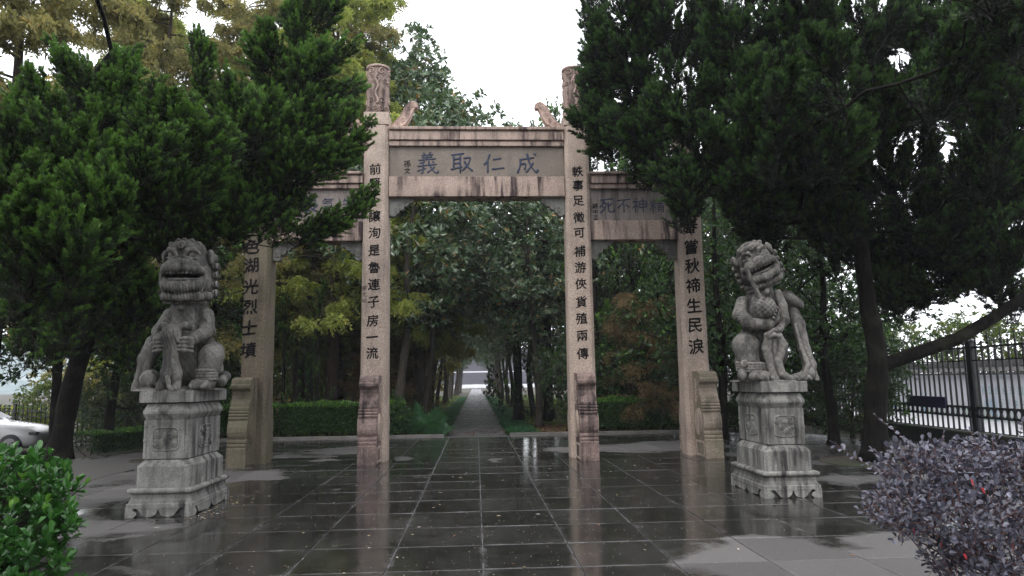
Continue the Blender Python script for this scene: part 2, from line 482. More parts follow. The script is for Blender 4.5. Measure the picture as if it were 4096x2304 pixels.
spots = sorted(((X0 + (i + 0.5) * PW, Y0 + (j + 0.5) * PD, i, j) for i in range(cols) for j in range(rows)), key=lambda s: (s[1] < 5.0, s[1] + 0.3 * abs(s[0])))
for k, (x, y, i, j) in enumerate(spots):
    tilt = (rnd.gauss(0, 0.0018), rnd.gauss(0, 0.0018), 0)
    if k < 296:
        link('paver', pm, terrace, loc=(x, y, rnd.uniform(-0.0015, 0.0015)), rot=tilt)
    else:
        w, d = PW / 2 - 0.006, PD / 2 - 0.006
        add_box(rest, x - w, x + w, y - d, y + d, -0.012, rnd.uniform(-0.002, 0.001))
# pavers past the nearest three hundred
o = rest.obj('paver', wet_stone('wet_dark_paver_far', (0.12, 0.113, 0.11), (0.024, 0.023, 0.021), False), terrace)
o['kind'] = 'stuff'

A = Acc()
side_l = [(-6.66, -6), (-6.66, 20.9), (-7.6, 20.0), (-8.5, 18.6), (-9.0, 16.6), (-9.1, 14.0), (-9.3, 10), (-10.5, 5), (-12, -6)]
side_r = [(6.735, -6), (9.9, -6), (9.9, 17), (9.0, 20.9), (6.735, 20.9)]
prism_acc(A, side_l, -0.3, -0.006, 'z')
tag(A.obj('pavement', SIDE), kind='structure')
A = Acc(); prism_acc(A, side_r, -0.3, -0.006, 'z')
tag(A.obj('pavement', SIDE), kind='structure')
A = Acc(); prism_acc(A, [(-6.65, -6), (6.73, -6), (6.73, 2.6), (-6.65, 2.6)], -0.3, -0.006, 'z')
tag(A.obj('pavement', SIDE), kind='structure')
# pits in the paving
for (x, y, r, lab) in ((-6.96, 15.98, 0.5, 0), (7.35, 13.0, 0.95, 1)):
    A = Acc()
    lathe_acc(A, [(r, -0.02), (r, 0.012), (r - 0.05, 0.014), (r - 0.06, 0.0)], 40, x, y)
    a = np.arange(40) * 2 * pi / 40
    A.v.append(np.stack([x + (r - 0.055) * np.cos(a), y + (r - 0.055) * np.sin(a), np.full(40, 0.002)], 1).astype(np.float32))
    A.f.append(np.array([np.arange(40) + A.n])); A.a.append(np.array([0.5], np.float32)); A.n += 40
    tag(A.obj('ground_pit', SOIL, smooth=False), kind='structure')

# the long path, one slab strip after another
path_root = Acc()
path_root.add([(-0.86, 20.92, -0.03), (0.88, 20.92, -0.03), (0.88, 146, -0.03), (-0.86, 146, -0.03)], [(0, 1, 2, 3)])
path = tag(path_root.obj('path', GROUT), kind='structure')
y = 20.93
k = 0
far = Acc()
while y < 145:
    d = 1.15 + rnd.uniform(-0.1, 0.1)
    x0, x1 = -0.86 + rnd.uniform(-0.02, 0.02), 0.88 + rnd.uniform(-0.02, 0.02)
    z = rnd.uniform(-0.008, 0.004)
    if k < 40:
        A = Acc(); add_box(A, x0, x1, y, y + d - 0.012, -0.03, z)
        me = A.mesh('slab', PATHM)
        me.transform(Matrix.Translation((0, -(y + d / 2), 0)))
        link('slab', me, path, loc=(0, y + d / 2, 0), rot=(rnd.gauss(0, 0.003), rnd.gauss(0, 0.003), 0))
    else:
        add_box(far, x0, x1, y, y + d - 0.012, -0.03, z)
    y += d; k += 1
o = far.obj('slab', PATHM, path); o['kind'] = 'stuff'

A = Acc()
for k in range(16):
    add_box(A, X0 + k * PW + 0.006, X0 + (k + 1) * PW - 0.006, 20.59, 20.895, -0.012, 0.001)
o = A.obj('border_slab', PAVER, terrace); o['kind'] = 'stuff'
# kerb between terrace and planting
for x0, x1 in ((-8.3, -0.95), (0.97, 9.0)):
    tag(box_obj('kerb', KERB, x0, x1, 20.92, 21.06, -0.1, 0.07, bevel=0.01), kind='structure')

# terraced grey stone rise that closes the avenue
t = NT('grey_stone_slope')
p = t.pos()
c = t.ramp(t.noise(t.scl(p, (1, 1, 3)), 1.2, 6.0, 0.7), [(0.3, (0.06, 0.06, 0.072)), (0.7, (0.10, 0.10, 0.118))])
SLOPE = t.done(t.bsdf(c, 0.7))
st = thing('stone_stairway', 'wide grey stone stairway rising at the far end of the avenue', 'stairway', (0, 148, 0))
A = Acc()
for k in range(60):
    z0, yy = 0.75 + 0.15 * k, 6 + 0.42 * k + (2.5 if k > 17 else 0)
    add_box(A, -26, 26, yy, yy + 3.2, z0 - 0.4, z0 + 0.15)
o = A.obj('step', SLOPE, st); o['kind'] = 'stuff'
A = Acc(); add_box(A, -26, 26, 5.2, 5.95, 0.0, 0.78); A.obj('low_wall', WHITE, st)
A = Acc(); add_box(A, -24, 24, 14.2, 14.55, 3.3, 3.72); A.obj('landing_kerb', WHITE, st)
for k in range(4):
    A = Acc(); add_box(A, -0.55, 0.45, 3.6 + 0.4 * k, 5.2, 0.02 + 0.17 * k, 0.17 + 0.17 * k - 0.01); A.obj('step', WHITE, st)

# road beyond the right-hand fence
t = NT('pale_concrete_road')
c = t.ramp(t.noise(t.pos(), 3.0, 6.0, 0.7), [(0.3, (0.38, 0.38, 0.40)), (0.7, (0.52, 0.52, 0.54))])
ROAD = t.done(t.bsdf(c, 0.55))
A = Acc(); A.add([(11.7, -10, -0.045), (18.4, -10, -0.045), (19.6, 45, -0.045), (12.2, 45, -0.045)], [(0, 1, 2, 3)])
tag(A.obj('road', ROAD), kind='structure')
A = Acc(); A.add([(17.35, -10, -0.036), (17.47, -10, -0.036), (18.57, 45, -0.036), (18.45, 45, -0.036)], [(0, 1, 2, 3)])
tag(A.obj('road_marking', WHITE), kind='structure')

# far hills to the left
t = NT('far_hill_woods')
c = t.ramp(t.noise(t.pos(), 0.03, 8.0, 0.7), [(0.35, (0.10, 0.14, 0.13)), (0.55, (0.20, 0.25, 0.26)), (0.7, (0.30, 0.30, 0.26))])
HILL = t.done(t.bsdf(c, 0.9))
A = Acc()
hx = np.linspace(-420, 60, 60); hy = np.linspace(230, 420, 20)
HX, HY = np.meshgrid(hx, hy)
HZ = 26 * np.clip((HY - 230) / 90, 0, 1) ** 0.8 * (0.75 + 0.3 * np.sin(HX * 0.021 + 1) + 0.12 * np.sin(HX * 0.09)) + rg.uniform(-1.5, 1.5, HX.shape)
HZ = np.where(HY < 232, -1, HZ) * np.clip((60 - HX) / 120, 0, 1)
ii = (np.arange(19)[:, None] * 60 + np.arange(59)[None, :]).ravel()
A.add(np.stack([HX.ravel(), HY.ravel(), HZ.ravel()], 1), np.stack([ii, ii + 1, ii + 61, ii + 60], 1))
tag(A.obj('hills', HILL, smooth=True), kind='structure')

# ================================================================ the stone gate
GX0, GYC = 0.06, 15.0
gate = thing('memorial_gate', 'tall four-pillared pink granite memorial gate with carved inscriptions spanning the wet terrace', 'gateway', (GX0, GYC, 0))

_text_cache = {}
def char_mesh(ch, h, mat, depth=0.0, bold=0.018, slant=0.09, seed=0):
    """One character as a mesh about h tall, centred, standing in XZ and facing -Y; strokes lifted to the right like brush writing."""
    cu = bpy.data.curves.new('glyph', 'FONT')
    cu.body = ch
    cu.size = 1.0
    cu.offset = 0.0
    cu.extrude = depth / h / 2 if depth else 0.0
    cu.resolution_u = 3
    o = bpy.data.objects.new('glyph', cu)
    COL.objects.link(o)
    dg = bpy.context.evaluated_depsgraph_get()
    me = bpy.data.meshes.new_from_object(o.evaluated_get(dg))
    bpy.data.objects.remove(o)
    n = len(me.vertices)
    v = np.zeros(n * 3, np.float32)
    me.vertices.foreach_get('co', v)
    v = v.reshape(-1, 3)
    lo, hi = v.min(0), v.max(0)
    c = (lo + hi) / 2
    s = 1.0 / max(0.93, 0)
    x = (v[:, 0] - c[0]) * s; z = (v[:, 1] - c[1]) * s
    if ch == '一':
        z = z * 1.3
    rs = np.random.RandomState(seed)
    ph = rs.uniform(0, 6, 4)
    x2 = x + 0.02 * np.sin(5 * z + ph[0]) + 0.012 * np.sin(13 * z + 7 * x + ph[1])
    z2 = z + slant * x + 0.02 * np.sin(6 * x + ph[2]) + 0.012 * np.sin(15 * x + 5 * z + ph[3])
    w = np.stack([x2 * h, -v[:, 2] * h, z2 * h], 1).astype(np.float32)
    me.vertices.foreach_set('co', w.ravel())
    me.materials.clear()
    me.materials.append(mat)
    me.update()
    if depth or bold <= 0:
        return me
    # thicken like a loaded brush: shifted copies of the strokes, each a hair further forward
    nl, npoly = len(me.loops), len(me.polygons)
    lv = np.zeros(nl, np.int32); me.loops.foreach_get('vertex_index', lv)
    ls = np.zeros(npoly, np.int32); me.polygons.foreach_get('loop_start', ls)
    lt = np.zeros(npoly, np.int32); me.polygons.foreach_get('loop_total', lt)
    co = w.reshape(-1, 3)
    out = bpy.data.meshes.new('character')
    sh = [(0, 0), (1, 0.2), (-1, -0.2), (0.15, 1), (-0.15, -1)]
    V = np.concatenate([co + np.array([a * bold * h, -0.0004 * k, b * bold * h], np.float32) for k, (a, b) in enumerate(sh)]).astype(np.float32)
    m = len(sh)
    out.vertices.add(len(V)); out.vertices.foreach_set('co', V.ravel())
    out.loops.add(nl * m); out.loops.foreach_set('vertex_index', np.concatenate([lv + k * n for k in range(m)]).astype(np.int32))
    out.polygons.add(npoly * m); out.polygons.foreach_set('loop_start', np.concatenate([ls + k * nl for k in range(m)]).astype(np.int32))
    out.update(calc_edges=True)
    out.materials.append(mat)
    return out

BRUSH = {
 '成': [[(.15,.68),(.78,.74)], [(.20,.68),(.18,.40),(.05,.08)], [(.22,.48),(.42,.50),(.40,.28),(.33,.24)], [(.48,.95),(.55,.60),(.70,.25),(.90,.05),(.95,.22)], [(.75,.52),(.60,.28),(.42,.10)], [(.78,.92),(.88,.84)]],
 '仁': [[(.30,.95),(.20,.65),(.02,.45)], [(.20,.66),(.20,.05)], [(.45,.68),(.85,.72)], [(.38,.22),(.98,.25)]],
 '取': [[(.05,.88),(.62,.93)], [(.15,.88),(.15,.25)], [(.45,.90),(.45,.02)], [(.15,.68),(.45,.70)], [(.15,.48),(.45,.50)], [(.02,.22),(.55,.32)], [(.58,.70),(.92,.74),(.80,.42),(.52,.12)], [(.62,.58),(.76,.32),(1.0,.08)]],
 '義': [[(.33,.98),(.40,.89)], [(.65,1.0),(.57,.89)], [(.25,.85),(.75,.87)], [(.28,.755),(.72,.77)], [(.12,.65),(.88,.68)], [(.49,.87),(.49,.65)], [(.40,.58),(.18,.51)], [(.08,.39),(.90,.43)], [(.32,.55),(.32,.05),(.24,.10)], [(.08,.18),(.45,.28)],
        [(.55,.60),(.62,.35),(.78,.10),(.95,.02),(.97,.15)], [(.82,.32),(.65,.18),(.50,.08)], [(.72,.58),(.80,.50)]],
 '死': [[(.10,.88),(.90,.92)], [(.35,.88),(.25,.60),(.08,.42)], [(.28,.66),(.50,.68),(.40,.35),(.08,.05)], [(.24,.48),(.36,.38)], [(.85,.62),(.60,.48)], [(.60,.72),(.60,.15),(.72,.08),(.96,.10),(.97,.28)]],
 '不': [[(.05,.88),(.95,.92)], [(.55,.88),(.38,.60),(.05,.35)], [(.50,.65),(.50,.03)], [(.60,.58),(.90,.36)]],
 '神': [[(.22,.97),(.30,.88)], [(.05,.74),(.38,.78),(.22,.52),(.03,.32)], [(.22,.52),(.22,.03)], [(.28,.50),(.40,.40)], [(.50,.75),(.50,.32)], [(.50,.75),(.95,.78),(.93,.34)], [(.50,.55),(.93,.57)], [(.50,.36),(.93,.38)], [(.72,1.0),(.72,-.02)]],
 '精': [[(.08,.85),(.15,.68)], [(.40,.88),(.32,.70)], [(.02,.58),(.45,.62)], [(.24,.98),(.24,.02)], [(.22,.55),(.03,.25)], [(.27,.52),(.42,.36)], [(.55,.85),(.95,.88)], [(.58,.73),(.92,.75)], [(.50,.61),(1.0,.63)], [(.75,.97),(.75,.61)],
        [(.60,.50),(.60,.05)], [(.60,.50),(.92,.52),(.92,.05),(.83,.10)], [(.60,.37),(.92,.38)], [(.60,.23),(.92,.24)]],
 '浩': [[(.12,.90),(.20,.80)], [(.05,.60),(.14,.52)], [(.05,.10),(.20,.38)], [(.50,.92),(.40,.72)], [(.42,.78),(.88,.80)], [(.65,.97),(.65,.55)], [(.35,.55),(.97,.57)], [(.48,.38),(.48,.05)], [(.48,.38),(.85,.40),(.82,.08)], [(.48,.08),(.82,.10)]],
 '氣': [[(.35,.98),(.15,.72)], [(.30,.85),(.85,.87)], [(.30,.74),(.78,.75)], [(.15,.62),(.72,.64),(.76,.30),(.90,.03),(.97,.15)], [(.38,.50),(.38,.05)], [(.15,.30),(.60,.33)], [(.25,.46),(.30,.38)], [(.52,.48),(.46,.38)], [(.36,.30),(.15,.08)], [(.40,.28),(.60,.12)]],
}
def brush_mesh(ch, h, mat):
    """A brush-written character, each stroke a swelling rounded ridge."""
    A = Acc()
    ns = len(BRUSH[ch])
    wb = (0.047 if ns < 9 else 0.036) * h
    for st in BRUSH[ch]:
        p = np.array(st, float)
        t = np.linspace(0, len(p) - 1, (len(p) - 1) * 5 + 1)
        q = np.stack([np.interp(t, range(len(p)), p[:, k]) for k in (0, 1)], 1)
        if len(p) > 2:
            for _ in range(2):
                q[1:-1] = 0.25 * q[:-2] + 0.5 * q[1:-1] + 0.25 * q[2:]
        s = t / t[-1]
        w = wb * (1.15 - 0.55 * np.sin(pi * s) ** 2 * 0.7) * np.where(s > 0.9, 0.55, 1.0) * np.where(s < 0.02, 0.7, 1.0)
        X = (q[:, 0] - 0.5) * h; Z = (q[:, 1] - 0.5) * h + 0.06 * (q[:, 0] - 0.5) * h
        base = A.n
        tube_acc(A, np.stack([X, np.zeros(len(X)), Z], 1), w, 8)
        A.v[-1][:, 1] *= 0.55
    return A.mesh('character', mat, True)

def pillar(x, htop, mat, width=0.56, d=0.54, capkind=True):
    """x is relative to the gate centre; chamfered shaft, block and carved round cap."""
    A = Acc()
    c = 0.07
    def ring(w, dd):
        w, dd = w / 2, dd / 2
        return [(-w + c, -dd), (w - c, -dd), (w, -dd + c), (w, dd - c), (w - c, dd), (-w + c, dd), (-w, dd - c), (-w, -dd + c)]
    a, b = ring(width, d), ring(width - 0.035, d - 0.03)
    v = [(*q, 0) for q in a] + [(*q, htop) for q in b]
    A.add(v, [(i, (i + 1) % 8, 8 + (i + 1) % 8, 8 + i) for i in range(8)])
    A.f.append(np.array([list(range(8, 16))])); A.a.append(np.array([.5], np.float32))
    p = link('pillar', bevel_mesh(A.mesh('pillar', mat), 0.01, 1), gate, loc=(x, 0, 0))
    w = (width - 0.035) / 2 + 0.004
    box_obj('capital_block', GRANITE, -w, w, -0.26, 0.26, htop + 0.008, htop + 0.29, p, 0.012)
    r = 0.248
    A = Acc()
    sides, nz = 96, 84
    ang = np.arange(sides) * 2 * pi / sides
    zz = np.linspace(0, 1.09, nz)
    U, Zg = np.meshgrid(ang, zz)
    rad = carve(U, Zg)
    V = np.stack([rad * np.cos(U), rad * np.sin(U), htop + 0.295 + Zg], -1).reshape(-1, 3)
    i0 = (np.arange(nz - 1)[:, None] * sides + np.arange(sides)[None, :]).ravel()
    i1 = (np.arange(nz - 1)[:, None] * sides + (np.arange(sides) + 1)[None, :] % sides).ravel()
    A.add(V, np.stack([i0, i1, i1 + sides, i0 + sides], 1))
    A.f.append(np.array([list(range((nz - 1) * sides, nz * sides))])); A.a.append(np.array([.5], np.float32))
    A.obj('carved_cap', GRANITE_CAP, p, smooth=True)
    return p

def spiral_relief(u, z, cu, cz, R, turns=1.6, hand=1):
    """Height of one curling cloud scroll centred at (cu, cz) in unrolled metres."""
    dx, dz = (u - cu) * hand, z - cz
    r = np.sqrt(dx * dx + dz * dz) + 1e-6
    th = np.arctan2(dz, dx)
    s = np.cos(2 * pi * (r / R * turns) - th)
    inside = np.clip((R - r) / (0.15 * R), 0, 1)
    return inside * (0.45 + 0.55 * s)

def carve(U, Zg):
    r = 0.248
    u = ((U + pi / 2 + pi) % (2 * pi) - pi) * r          # 0 faces the camera side (-Y)
    h = np.zeros_like(u)
    for rep in (-1, 0, 1):
        o = rep * 0.52
        for (cu, cz, R, hd) in ((-0.13, 0.96, 0.085, 1), (0.11, 0.94, 0.095, -1), (0.0, 0.74, 0.085, 1), (-0.19, 0.70, 0.06, -1), (0.2, 0.72, 0.07, 1), (-0.13, 0.28, 0.075, -1), (0.12, 0.27, 0.085, 1),
                                (-0.19, 0.10, 0.07, 1), (-0.04, 0.09, 0.07, -1), (0.10, 0.08, 0.07, 1), (0.22, 0.10, 0.06, -1), (-0.1, 0.84, 0.05, 1)):
            h = np.maximum(h, spiral_relief(u, Zg, cu + o, cz, R, 1.7, hd))
        for sg in (-1, 1):                                 # scaled wings
            dx, dz = (u - o - sg * 0.14) / 0.10, (Zg - 0.50) / 0.17
            m = np.clip(1.2 - np.sqrt(dx * dx + dz * dz), 0, 1)
            h = np.maximum(h, m * (0.55 + 0.45 * np.cos(2 * pi * Zg / 0.045) * np.cos(2 * pi * (u - o) / 0.045)))
        body = np.clip(1 - np.abs((u - o) + 0.03 * np.sin(Zg * 18)) / 0.045, 0, 1) * ((Zg > 0.2) & (Zg < 0.88))
        h = np.maximum(h, body)
    rad = r - 0.022 + 0.040 * np.clip(h, 0, 1)
    rad = np.where(Zg > 1.045, r + 0.012, rad)
    rad = np.where(Zg < 0.012, r, rad)
    return rad

XI, XO = 2.17, 4.60
HI, HO = 7.11, 6.12
p_il = pillar(-XI, HI, GRANITE)
p_ir = pillar(XI, HI, GRANITE)
p_ol = pillar(-XO, HO, GRANITE_GREEN, 0.56)
p_or = pillar(XO, HO, GRANITE, 0.56)

def profile_beam(name, mat, x0, x1, z0, z1, kind, parent=gate):
    """Beams with mouldings on both faces; kind cornice gives bands and drips."""
    h = z1 - z0
    if kind == 'cornice':
        half = [(0.20, 0), (0.20, 0.24), (0.17, 0.25), (0.17, 0.30), (0.235, 0.31), (0.235, 0.76), (0.215, 0.77), (0.215, 0.82), (0.285, 0.84), (0.285, 1.0)]
    else:
        half = [(0.215, 0), (0.215, 1.0)]
    half = [(d, z0 + q * h) for d, q in half]
    out = [(d, z) for d, z in half] + [(-d, z) for d, z in reversed(half)]
    A = Acc()
    prism_acc(A, out, x0, x1, 'x')
    return link(name, bevel_mesh(A.mesh(name, mat), 0.008, 1), parent)

e = 0.275
def bay(xl, xr, zc, zt, zp, zb, plaque_mat):
    """cornice top zt, cornice bottom zc, panel bottom zp, beam bottom zb."""
    profile_beam('cornice', GRANITE_ST, xl, xr, zc, zt, 'cornice')
    profile_beam('lintel', GRANITE_ST, xl, xr, zb, zp, 'plain')
    return box_obj('inscription_panel', plaque_mat, xl, xr, -0.13, 0.13, zp + 0.002, zc - 0.002, gate, 0.004)
pl_main = bay(-XI + e, XI - e, 6.66, 7.07, 5.97, 5.53, PLAQUE)
pl_left = bay(-XO + e, -XI - e, 5.71, 6.07, 4.99, 4.57, PLAQUE2)
pl_right = bay(XI + e, XO - e, 5.71, 6.07, 4.99, 4.57, PLAQUE2)
for sg in (-1, 1):        # cornice stubs that pass through the pillars
    x0, x1 = sorted((sg * (XI + e), sg * (XI + e + 0.33)))
    profile_beam('cornice_stub', GRANITE_ST, x0, x1, 6.68, 7.07, 'cornice')
    x0, x1 = sorted((sg * (XO + e), sg * (XO + e + 0.28)))
    profile_beam('cornice_stub', GRANITE_ST, x0, x1, 5.73, 6.07, 'cornice')

def bracket(x, z, sg, w=0.52, h=0.40):
    """Scalloped cloud bracket hanging under a beam beside a pillar."""
    out = [(0, 0), (w, 0)]
    lobes = [(w - 0.045, -0.055, 0.06), (w - 0.15, -0.12, 0.065), (w - 0.25, -0.20, 0.065), (w - 0.35, -0.28, 0.065), (0.08, -h + 0.06, 0.075)]
    pts = []
    for (lx, lz, r) in lobes:
        for a in np.linspace(10, -125, 7):
            pts.append((lx + r * cos(radians(a)), lz + r * sin(radians(a))))
    out += pts + [(0, -h)]
    A = Acc()
    prism_acc(A, [(x + sg * a, z + b) for a, b in out], -0.09, 0.09, 'y')
    o = A.obj('bracket', BRACKET, gate)
    B = Acc()
    for (lx, lz, r) in lobes[:4]:
        a = np.linspace(0, 4.2 * pi, 22)
        rr = r * 0.8 * (1 - a / (4.6 * pi))
        for yy in (-0.092, 0.092):
            tube_acc(B, np.stack([x + sg * (lx - 0.02 + rr * np.cos(a)), np.full_like(a, yy), z + lz + 0.012 + rr * np.sin(a)], 1), 0.007, 4)
    a = np.array(pts)[::2]
    for yy in (-0.092, 0.092):
        tube_acc(B, np.stack([x + sg * (a[:, 0] - 0.028), np.full(len(a), yy), z + a[:, 1] + 0.024], 1), 0.006, 4)
    B.obj('scroll_carving', BRACKET, o)
for x, z, sg in ((-XI + e, 5.53, 1), (XI - e, 5.53, -1), (-XO + e, 4.57, 1), (-XI - e, 4.57, -1), (XI + e, 4.57, 1), (XO - e, 4.57, -1)):
    bracket(x, z, sg, 0.50 if z > 5 else 0.45, 0.39)

def cloud_wing(x, z, sg):
    """Curved finial that sweeps up and away from a pillar on top of the cornice."""
    c = np.array([(0, 0.0), (0.14, 0.06), (0.27, 0.16), (0.36, 0.30), (0.42, 0.45), (0.50, 0.54), (0.60, 0.50)])
    wdt = np.array([0.02, 0.075, 0.10, 0.10, 0.09, 0.07, 0.03])
    tt = np.linspace(0, 6, 25)
    cx, cz, w = (np.interp(tt, range(7), q) for q in (c[:, 0], c[:, 1], wdt))
    k = np.array([.25, .5, .25])
    cx[1:-1] = np.convolve(cx, k, 'valid'); cz[1:-1] = np.convolve(cz, k, 'valid')
    tx, tz = np.gradient(cx), np.gradient(cz)
    l = np.hypot(tx, tz); nxx, nzz = -tz / l, tx / l
    up_ = np.stack([cx + nxx * w, cz + nzz * w], 1); dn = np.stack([cx - nxx * w, cz - nzz * w], 1)[::-1]
    out = np.concatenate([up_, dn])
    A = Acc()
    prism_acc(A, [(x + sg * a, z + 0.03 + b) for a, b in out], -0.10, 0.10, 'y')
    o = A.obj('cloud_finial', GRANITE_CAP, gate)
    B = Acc()
    for q in range(5):
        t0 = 1.2 + q * 0.9
        px, pz, r = np.interp(t0, tt, cx), np.interp(t0, tt, cz), 0.055
        a = np.linspace(0, 3.6 * pi, 20)
        rr = r * (1 - a / (4.2 * pi))
        tube_acc(B, np.stack([x + sg * (px + rr * np.cos(a)), np.full_like(a, -0.102), z + 0.03 + pz + rr * np.sin(a)], 1), 0.009, 4)
    for edge in (up_, dn):
        tube_acc(B, np.stack([x + sg * edge[:, 0], np.full(len(edge), -0.1), z + 0.03 + edge[:, 1]], 1), 0.012, 4)
    B.obj('scroll_carving', GRANITE_CAP, o)
for x, sg in ((-XI + e, 1), (-XI - e, -1), (XI - e, -1), (XI + e, 1)):
    cloud_wing(x, 7.07, sg)
for x, sg in ((-XO + e, 1), (XO - e, -1)):
    cloud_wing(x, 6.07, sg)

def drum_stone(x, sg, mat, top=1.73, w=0.37):
    """Scrolled buttress stone clasping a pillar; sg -1 stands in front, +1 behind."""
    y0 = 0.27
    prof = [(0.0, 0.0), (0.63, 0.0), (0.63, 0.36), (0.615, 0.375), (0.60, 0.38), (0.61, 0.40), (0.615, 0.425), (0.60, 0.452), (0.585, 0.457), (0.60, 0.475), (0.60, 0.505), (0.575, 0.53), (0.565, 0.54),
            (0.60, 0.60), (0.615, 0.68), (0.605, 0.77), (0.575, 0.85), (0.545, 0.90), (0.56, 0.915), (0.57, 0.94), (0.555, 0.962), (0.535, 0.965), (0.552, 0.98), (0.557, 1.005), (0.54, 1.022), (0.522, 1.028),
            (0.54, 1.04), (0.54, 1.065), (0.525, 1.08), (0.505, 1.085), (0.515, 1.10), (0.515, 1.13), (0.50, 1.15), (0.47, 1.16),
            (0.455, 1.22), (0.40, 1.30), (0.37, 1.38), (0.385, 1.45), (0.42, 1.49), (0.48, 1.50), (0.50, 1.53), (0.50, 1.575), (0.46, 1.60), (0.455, 1.625), (0.44, 1.67), (0.40, 1.70), (0.33, 1.71), (0.30, top), (0.0, top)]
    A = Acc()
    prism_acc(A, [(sg * (y0 + a), z) for a, z in prof], x - w / 2, x + w / 2, 'x')
    o = A.obj('drum_stone', mat, gate)
    # the drum discs and rims on both cheeks, and the recessed foot panel
    for s2 in (-1, 1):
        B = Acc()
        xs_ = x + s2 * w / 2
        a = np.linspace(0, 2 * pi, 29)[:-1]
        for rr_, dep, cz in ((0.21, 0.022, 0.71), (0.175, 0.034, 0.71)):
            pts = [(sg * (y0 + 0.31 + rr_ * cos(q)), cz + rr_ * 1.3 * sin(q)) for q in a]
            lo, hi = sorted((xs_ - s2 * 0.01, xs_ + s2 * dep))
            prism_acc(B, pts, lo, hi, 'x')
        for q in range(7):
            zz_ = 1.12 + 0.07 * q
            a2 = np.linspace(0, 3 * pi, 14); rr2 = 0.04 * (1 - a2 / (3.6 * pi))
            tube_acc(B, np.stack([np.full(14, xs_ + s2 * 0.002), sg * (y0 + 0.16 + 0.05 * (q % 2) + rr2 * np.cos(a2)), zz_ + rr2 * np.sin(a2)], 1), 0.010, 4)
        lo, hi = sorted((xs_ - s2 * 0.01, xs_ + s2 * 0.010))
        for (ya, yb, za, zb) in ((0.06, 0.58, 0.29, 0.33), (0.06, 0.58, 0.03, 0.06), (0.06, 0.09, 0.06, 0.29), (0.55, 0.58, 0.06, 0.29)):
            ys_ = sorted((sg * (y0 + ya), sg * (y0 + yb)))
            add_box(B, lo, hi, ys_[0], ys_[1], za, zb)
        B.obj('drum_relief', GRANITE if mat is not GRANITE_GREEN else GRANITE_GREEN, o)
for x, m in ((-XI, GRANITE_DRUM), (XI, GRANITE_DRUM), (-XO, GRANITE_GREEN), (XO, stone('mossy_granite', (0.19, 0.15, 0.12), (0.31, 0.25, 0.2), (0.4, 0.33, 0.28), 85.0, 0.35, (0.03, 0.028, 0.024), green=0.55))):
    dx = 0.07 * (1 if x > 0 else -1) if abs(x) > 3 else 0.0
    drum_stone(x - (0.02 if x < 0 else -0.0) + dx, -1, m)
    drum_stone(x + dx, 1, m)

def write(parent, chars, mat, y, depth=0.0, bold=0.018, name='engraved_character'):
    for k, (ch, x, z, h) in enumerate(chars):
        me = brush_mesh(ch, h * 0.97, mat) if ch in BRUSH and depth > 0.012 else char_mesh(ch, h, mat, depth, bold, seed=ord(ch[0]) % 997)
        yy = y if y > -0.2 else -(0.27 - 0.015 * z / 7.1) - 0.003
        link(name, me, parent, loc=(x - GX0 - parent.location.x, yy, z))
IY = -0.272          # just proud of the pillar face
write(p_il, [(c, x, z, 0.24) for c, x, z in zip('前賢不讓洵是魯連子房一流', (-2.12,) * 9 + (-2.14,) * 3, (6.12, 5.80, 5.45, 5.09, 4.73, 4.35, 3.99, 3.63, 3.26, 2.87, 2.53, 2.20))], INK, IY, 0, 0.022)
write(p_il, [(c, -2.315, z, 0.105) for c, z in zip('蔡元培', (3.55, 3.42, 3.29))], INK, IY, 0, 0.0)
write(p_ir, [(c, 2.235, z, 0.235) for c, z in zip('軼事足徵可補游俠貨殖兩傳', (6.07, 5.76, 5.42, 5.05, 4.71, 4.31, 3.96, 3.61, 3.22, 2.87, 2.50, 2.13))], INK, IY, 0, 0.022)
write(p_or, [(c, 4.655, z, 0.31) for c, z in zip('春嘗秋禘生民淚', (4.85, 4.39, 3.98, 3.55, 3.12, 2.70, 2.25))], INK, IY, 0, 0.026)
write(p_ol, [(c, -4.655, z, 0.31) for c, z in zip('山色湖光烈士墳', (4.88, 4.45, 4.05, 3.60, 3.18, 2.75, 2.29))], INK, IY, 0, 0.026)
write(p_ol, [(c, -4.865, z, 0.085) for c, z in zip('于右任', (3.86, 3.76, 3.66))], INK, IY, 0, 0.0)
# the panels' characters stand a little proud of the slate
write(pl_main, [('義', -1.02, 6.29, 0.52), ('取', -0.28, 6.30, 0.50), ('仁', 0.43, 6.29, 0.48), ('成', 1.16, 6.29, 0.52)], INK_BLUE, -0.134, 0.03, 0.004)
write(pl_main, [('孫', -1.45, 6.28, 0.15), ('文', -1.45, 6.12, 0.13)], INK, -0.134, 0.01, 0.0)
write(pl_right, [('死', 2.87, 5.34, 0.36), ('不', 3.25, 5.34, 0.33), ('神', 3.60, 5.35, 0.35), ('精', 3.98, 5.34, 0.35)], INK_BLUE, -0.134, 0.02, 0.004)
write(pl_right, [('蔣', 2.62, 5.33, 0.12), ('中', 2.62, 5.205, 0.11), ('正', 2.62, 5.08, 0.11)], INK, -0.134, 0.01, 0.0)
write(pl_left, [('存', -3.90, 5.36, 0.34), ('長', -3.50, 5.37, 0.34), ('氣', -3.13, 5.37, 0.34), ('浩', -2.77, 5.37, 0.34)], INK_BLUE, -0.134, 0.02, 0.004)

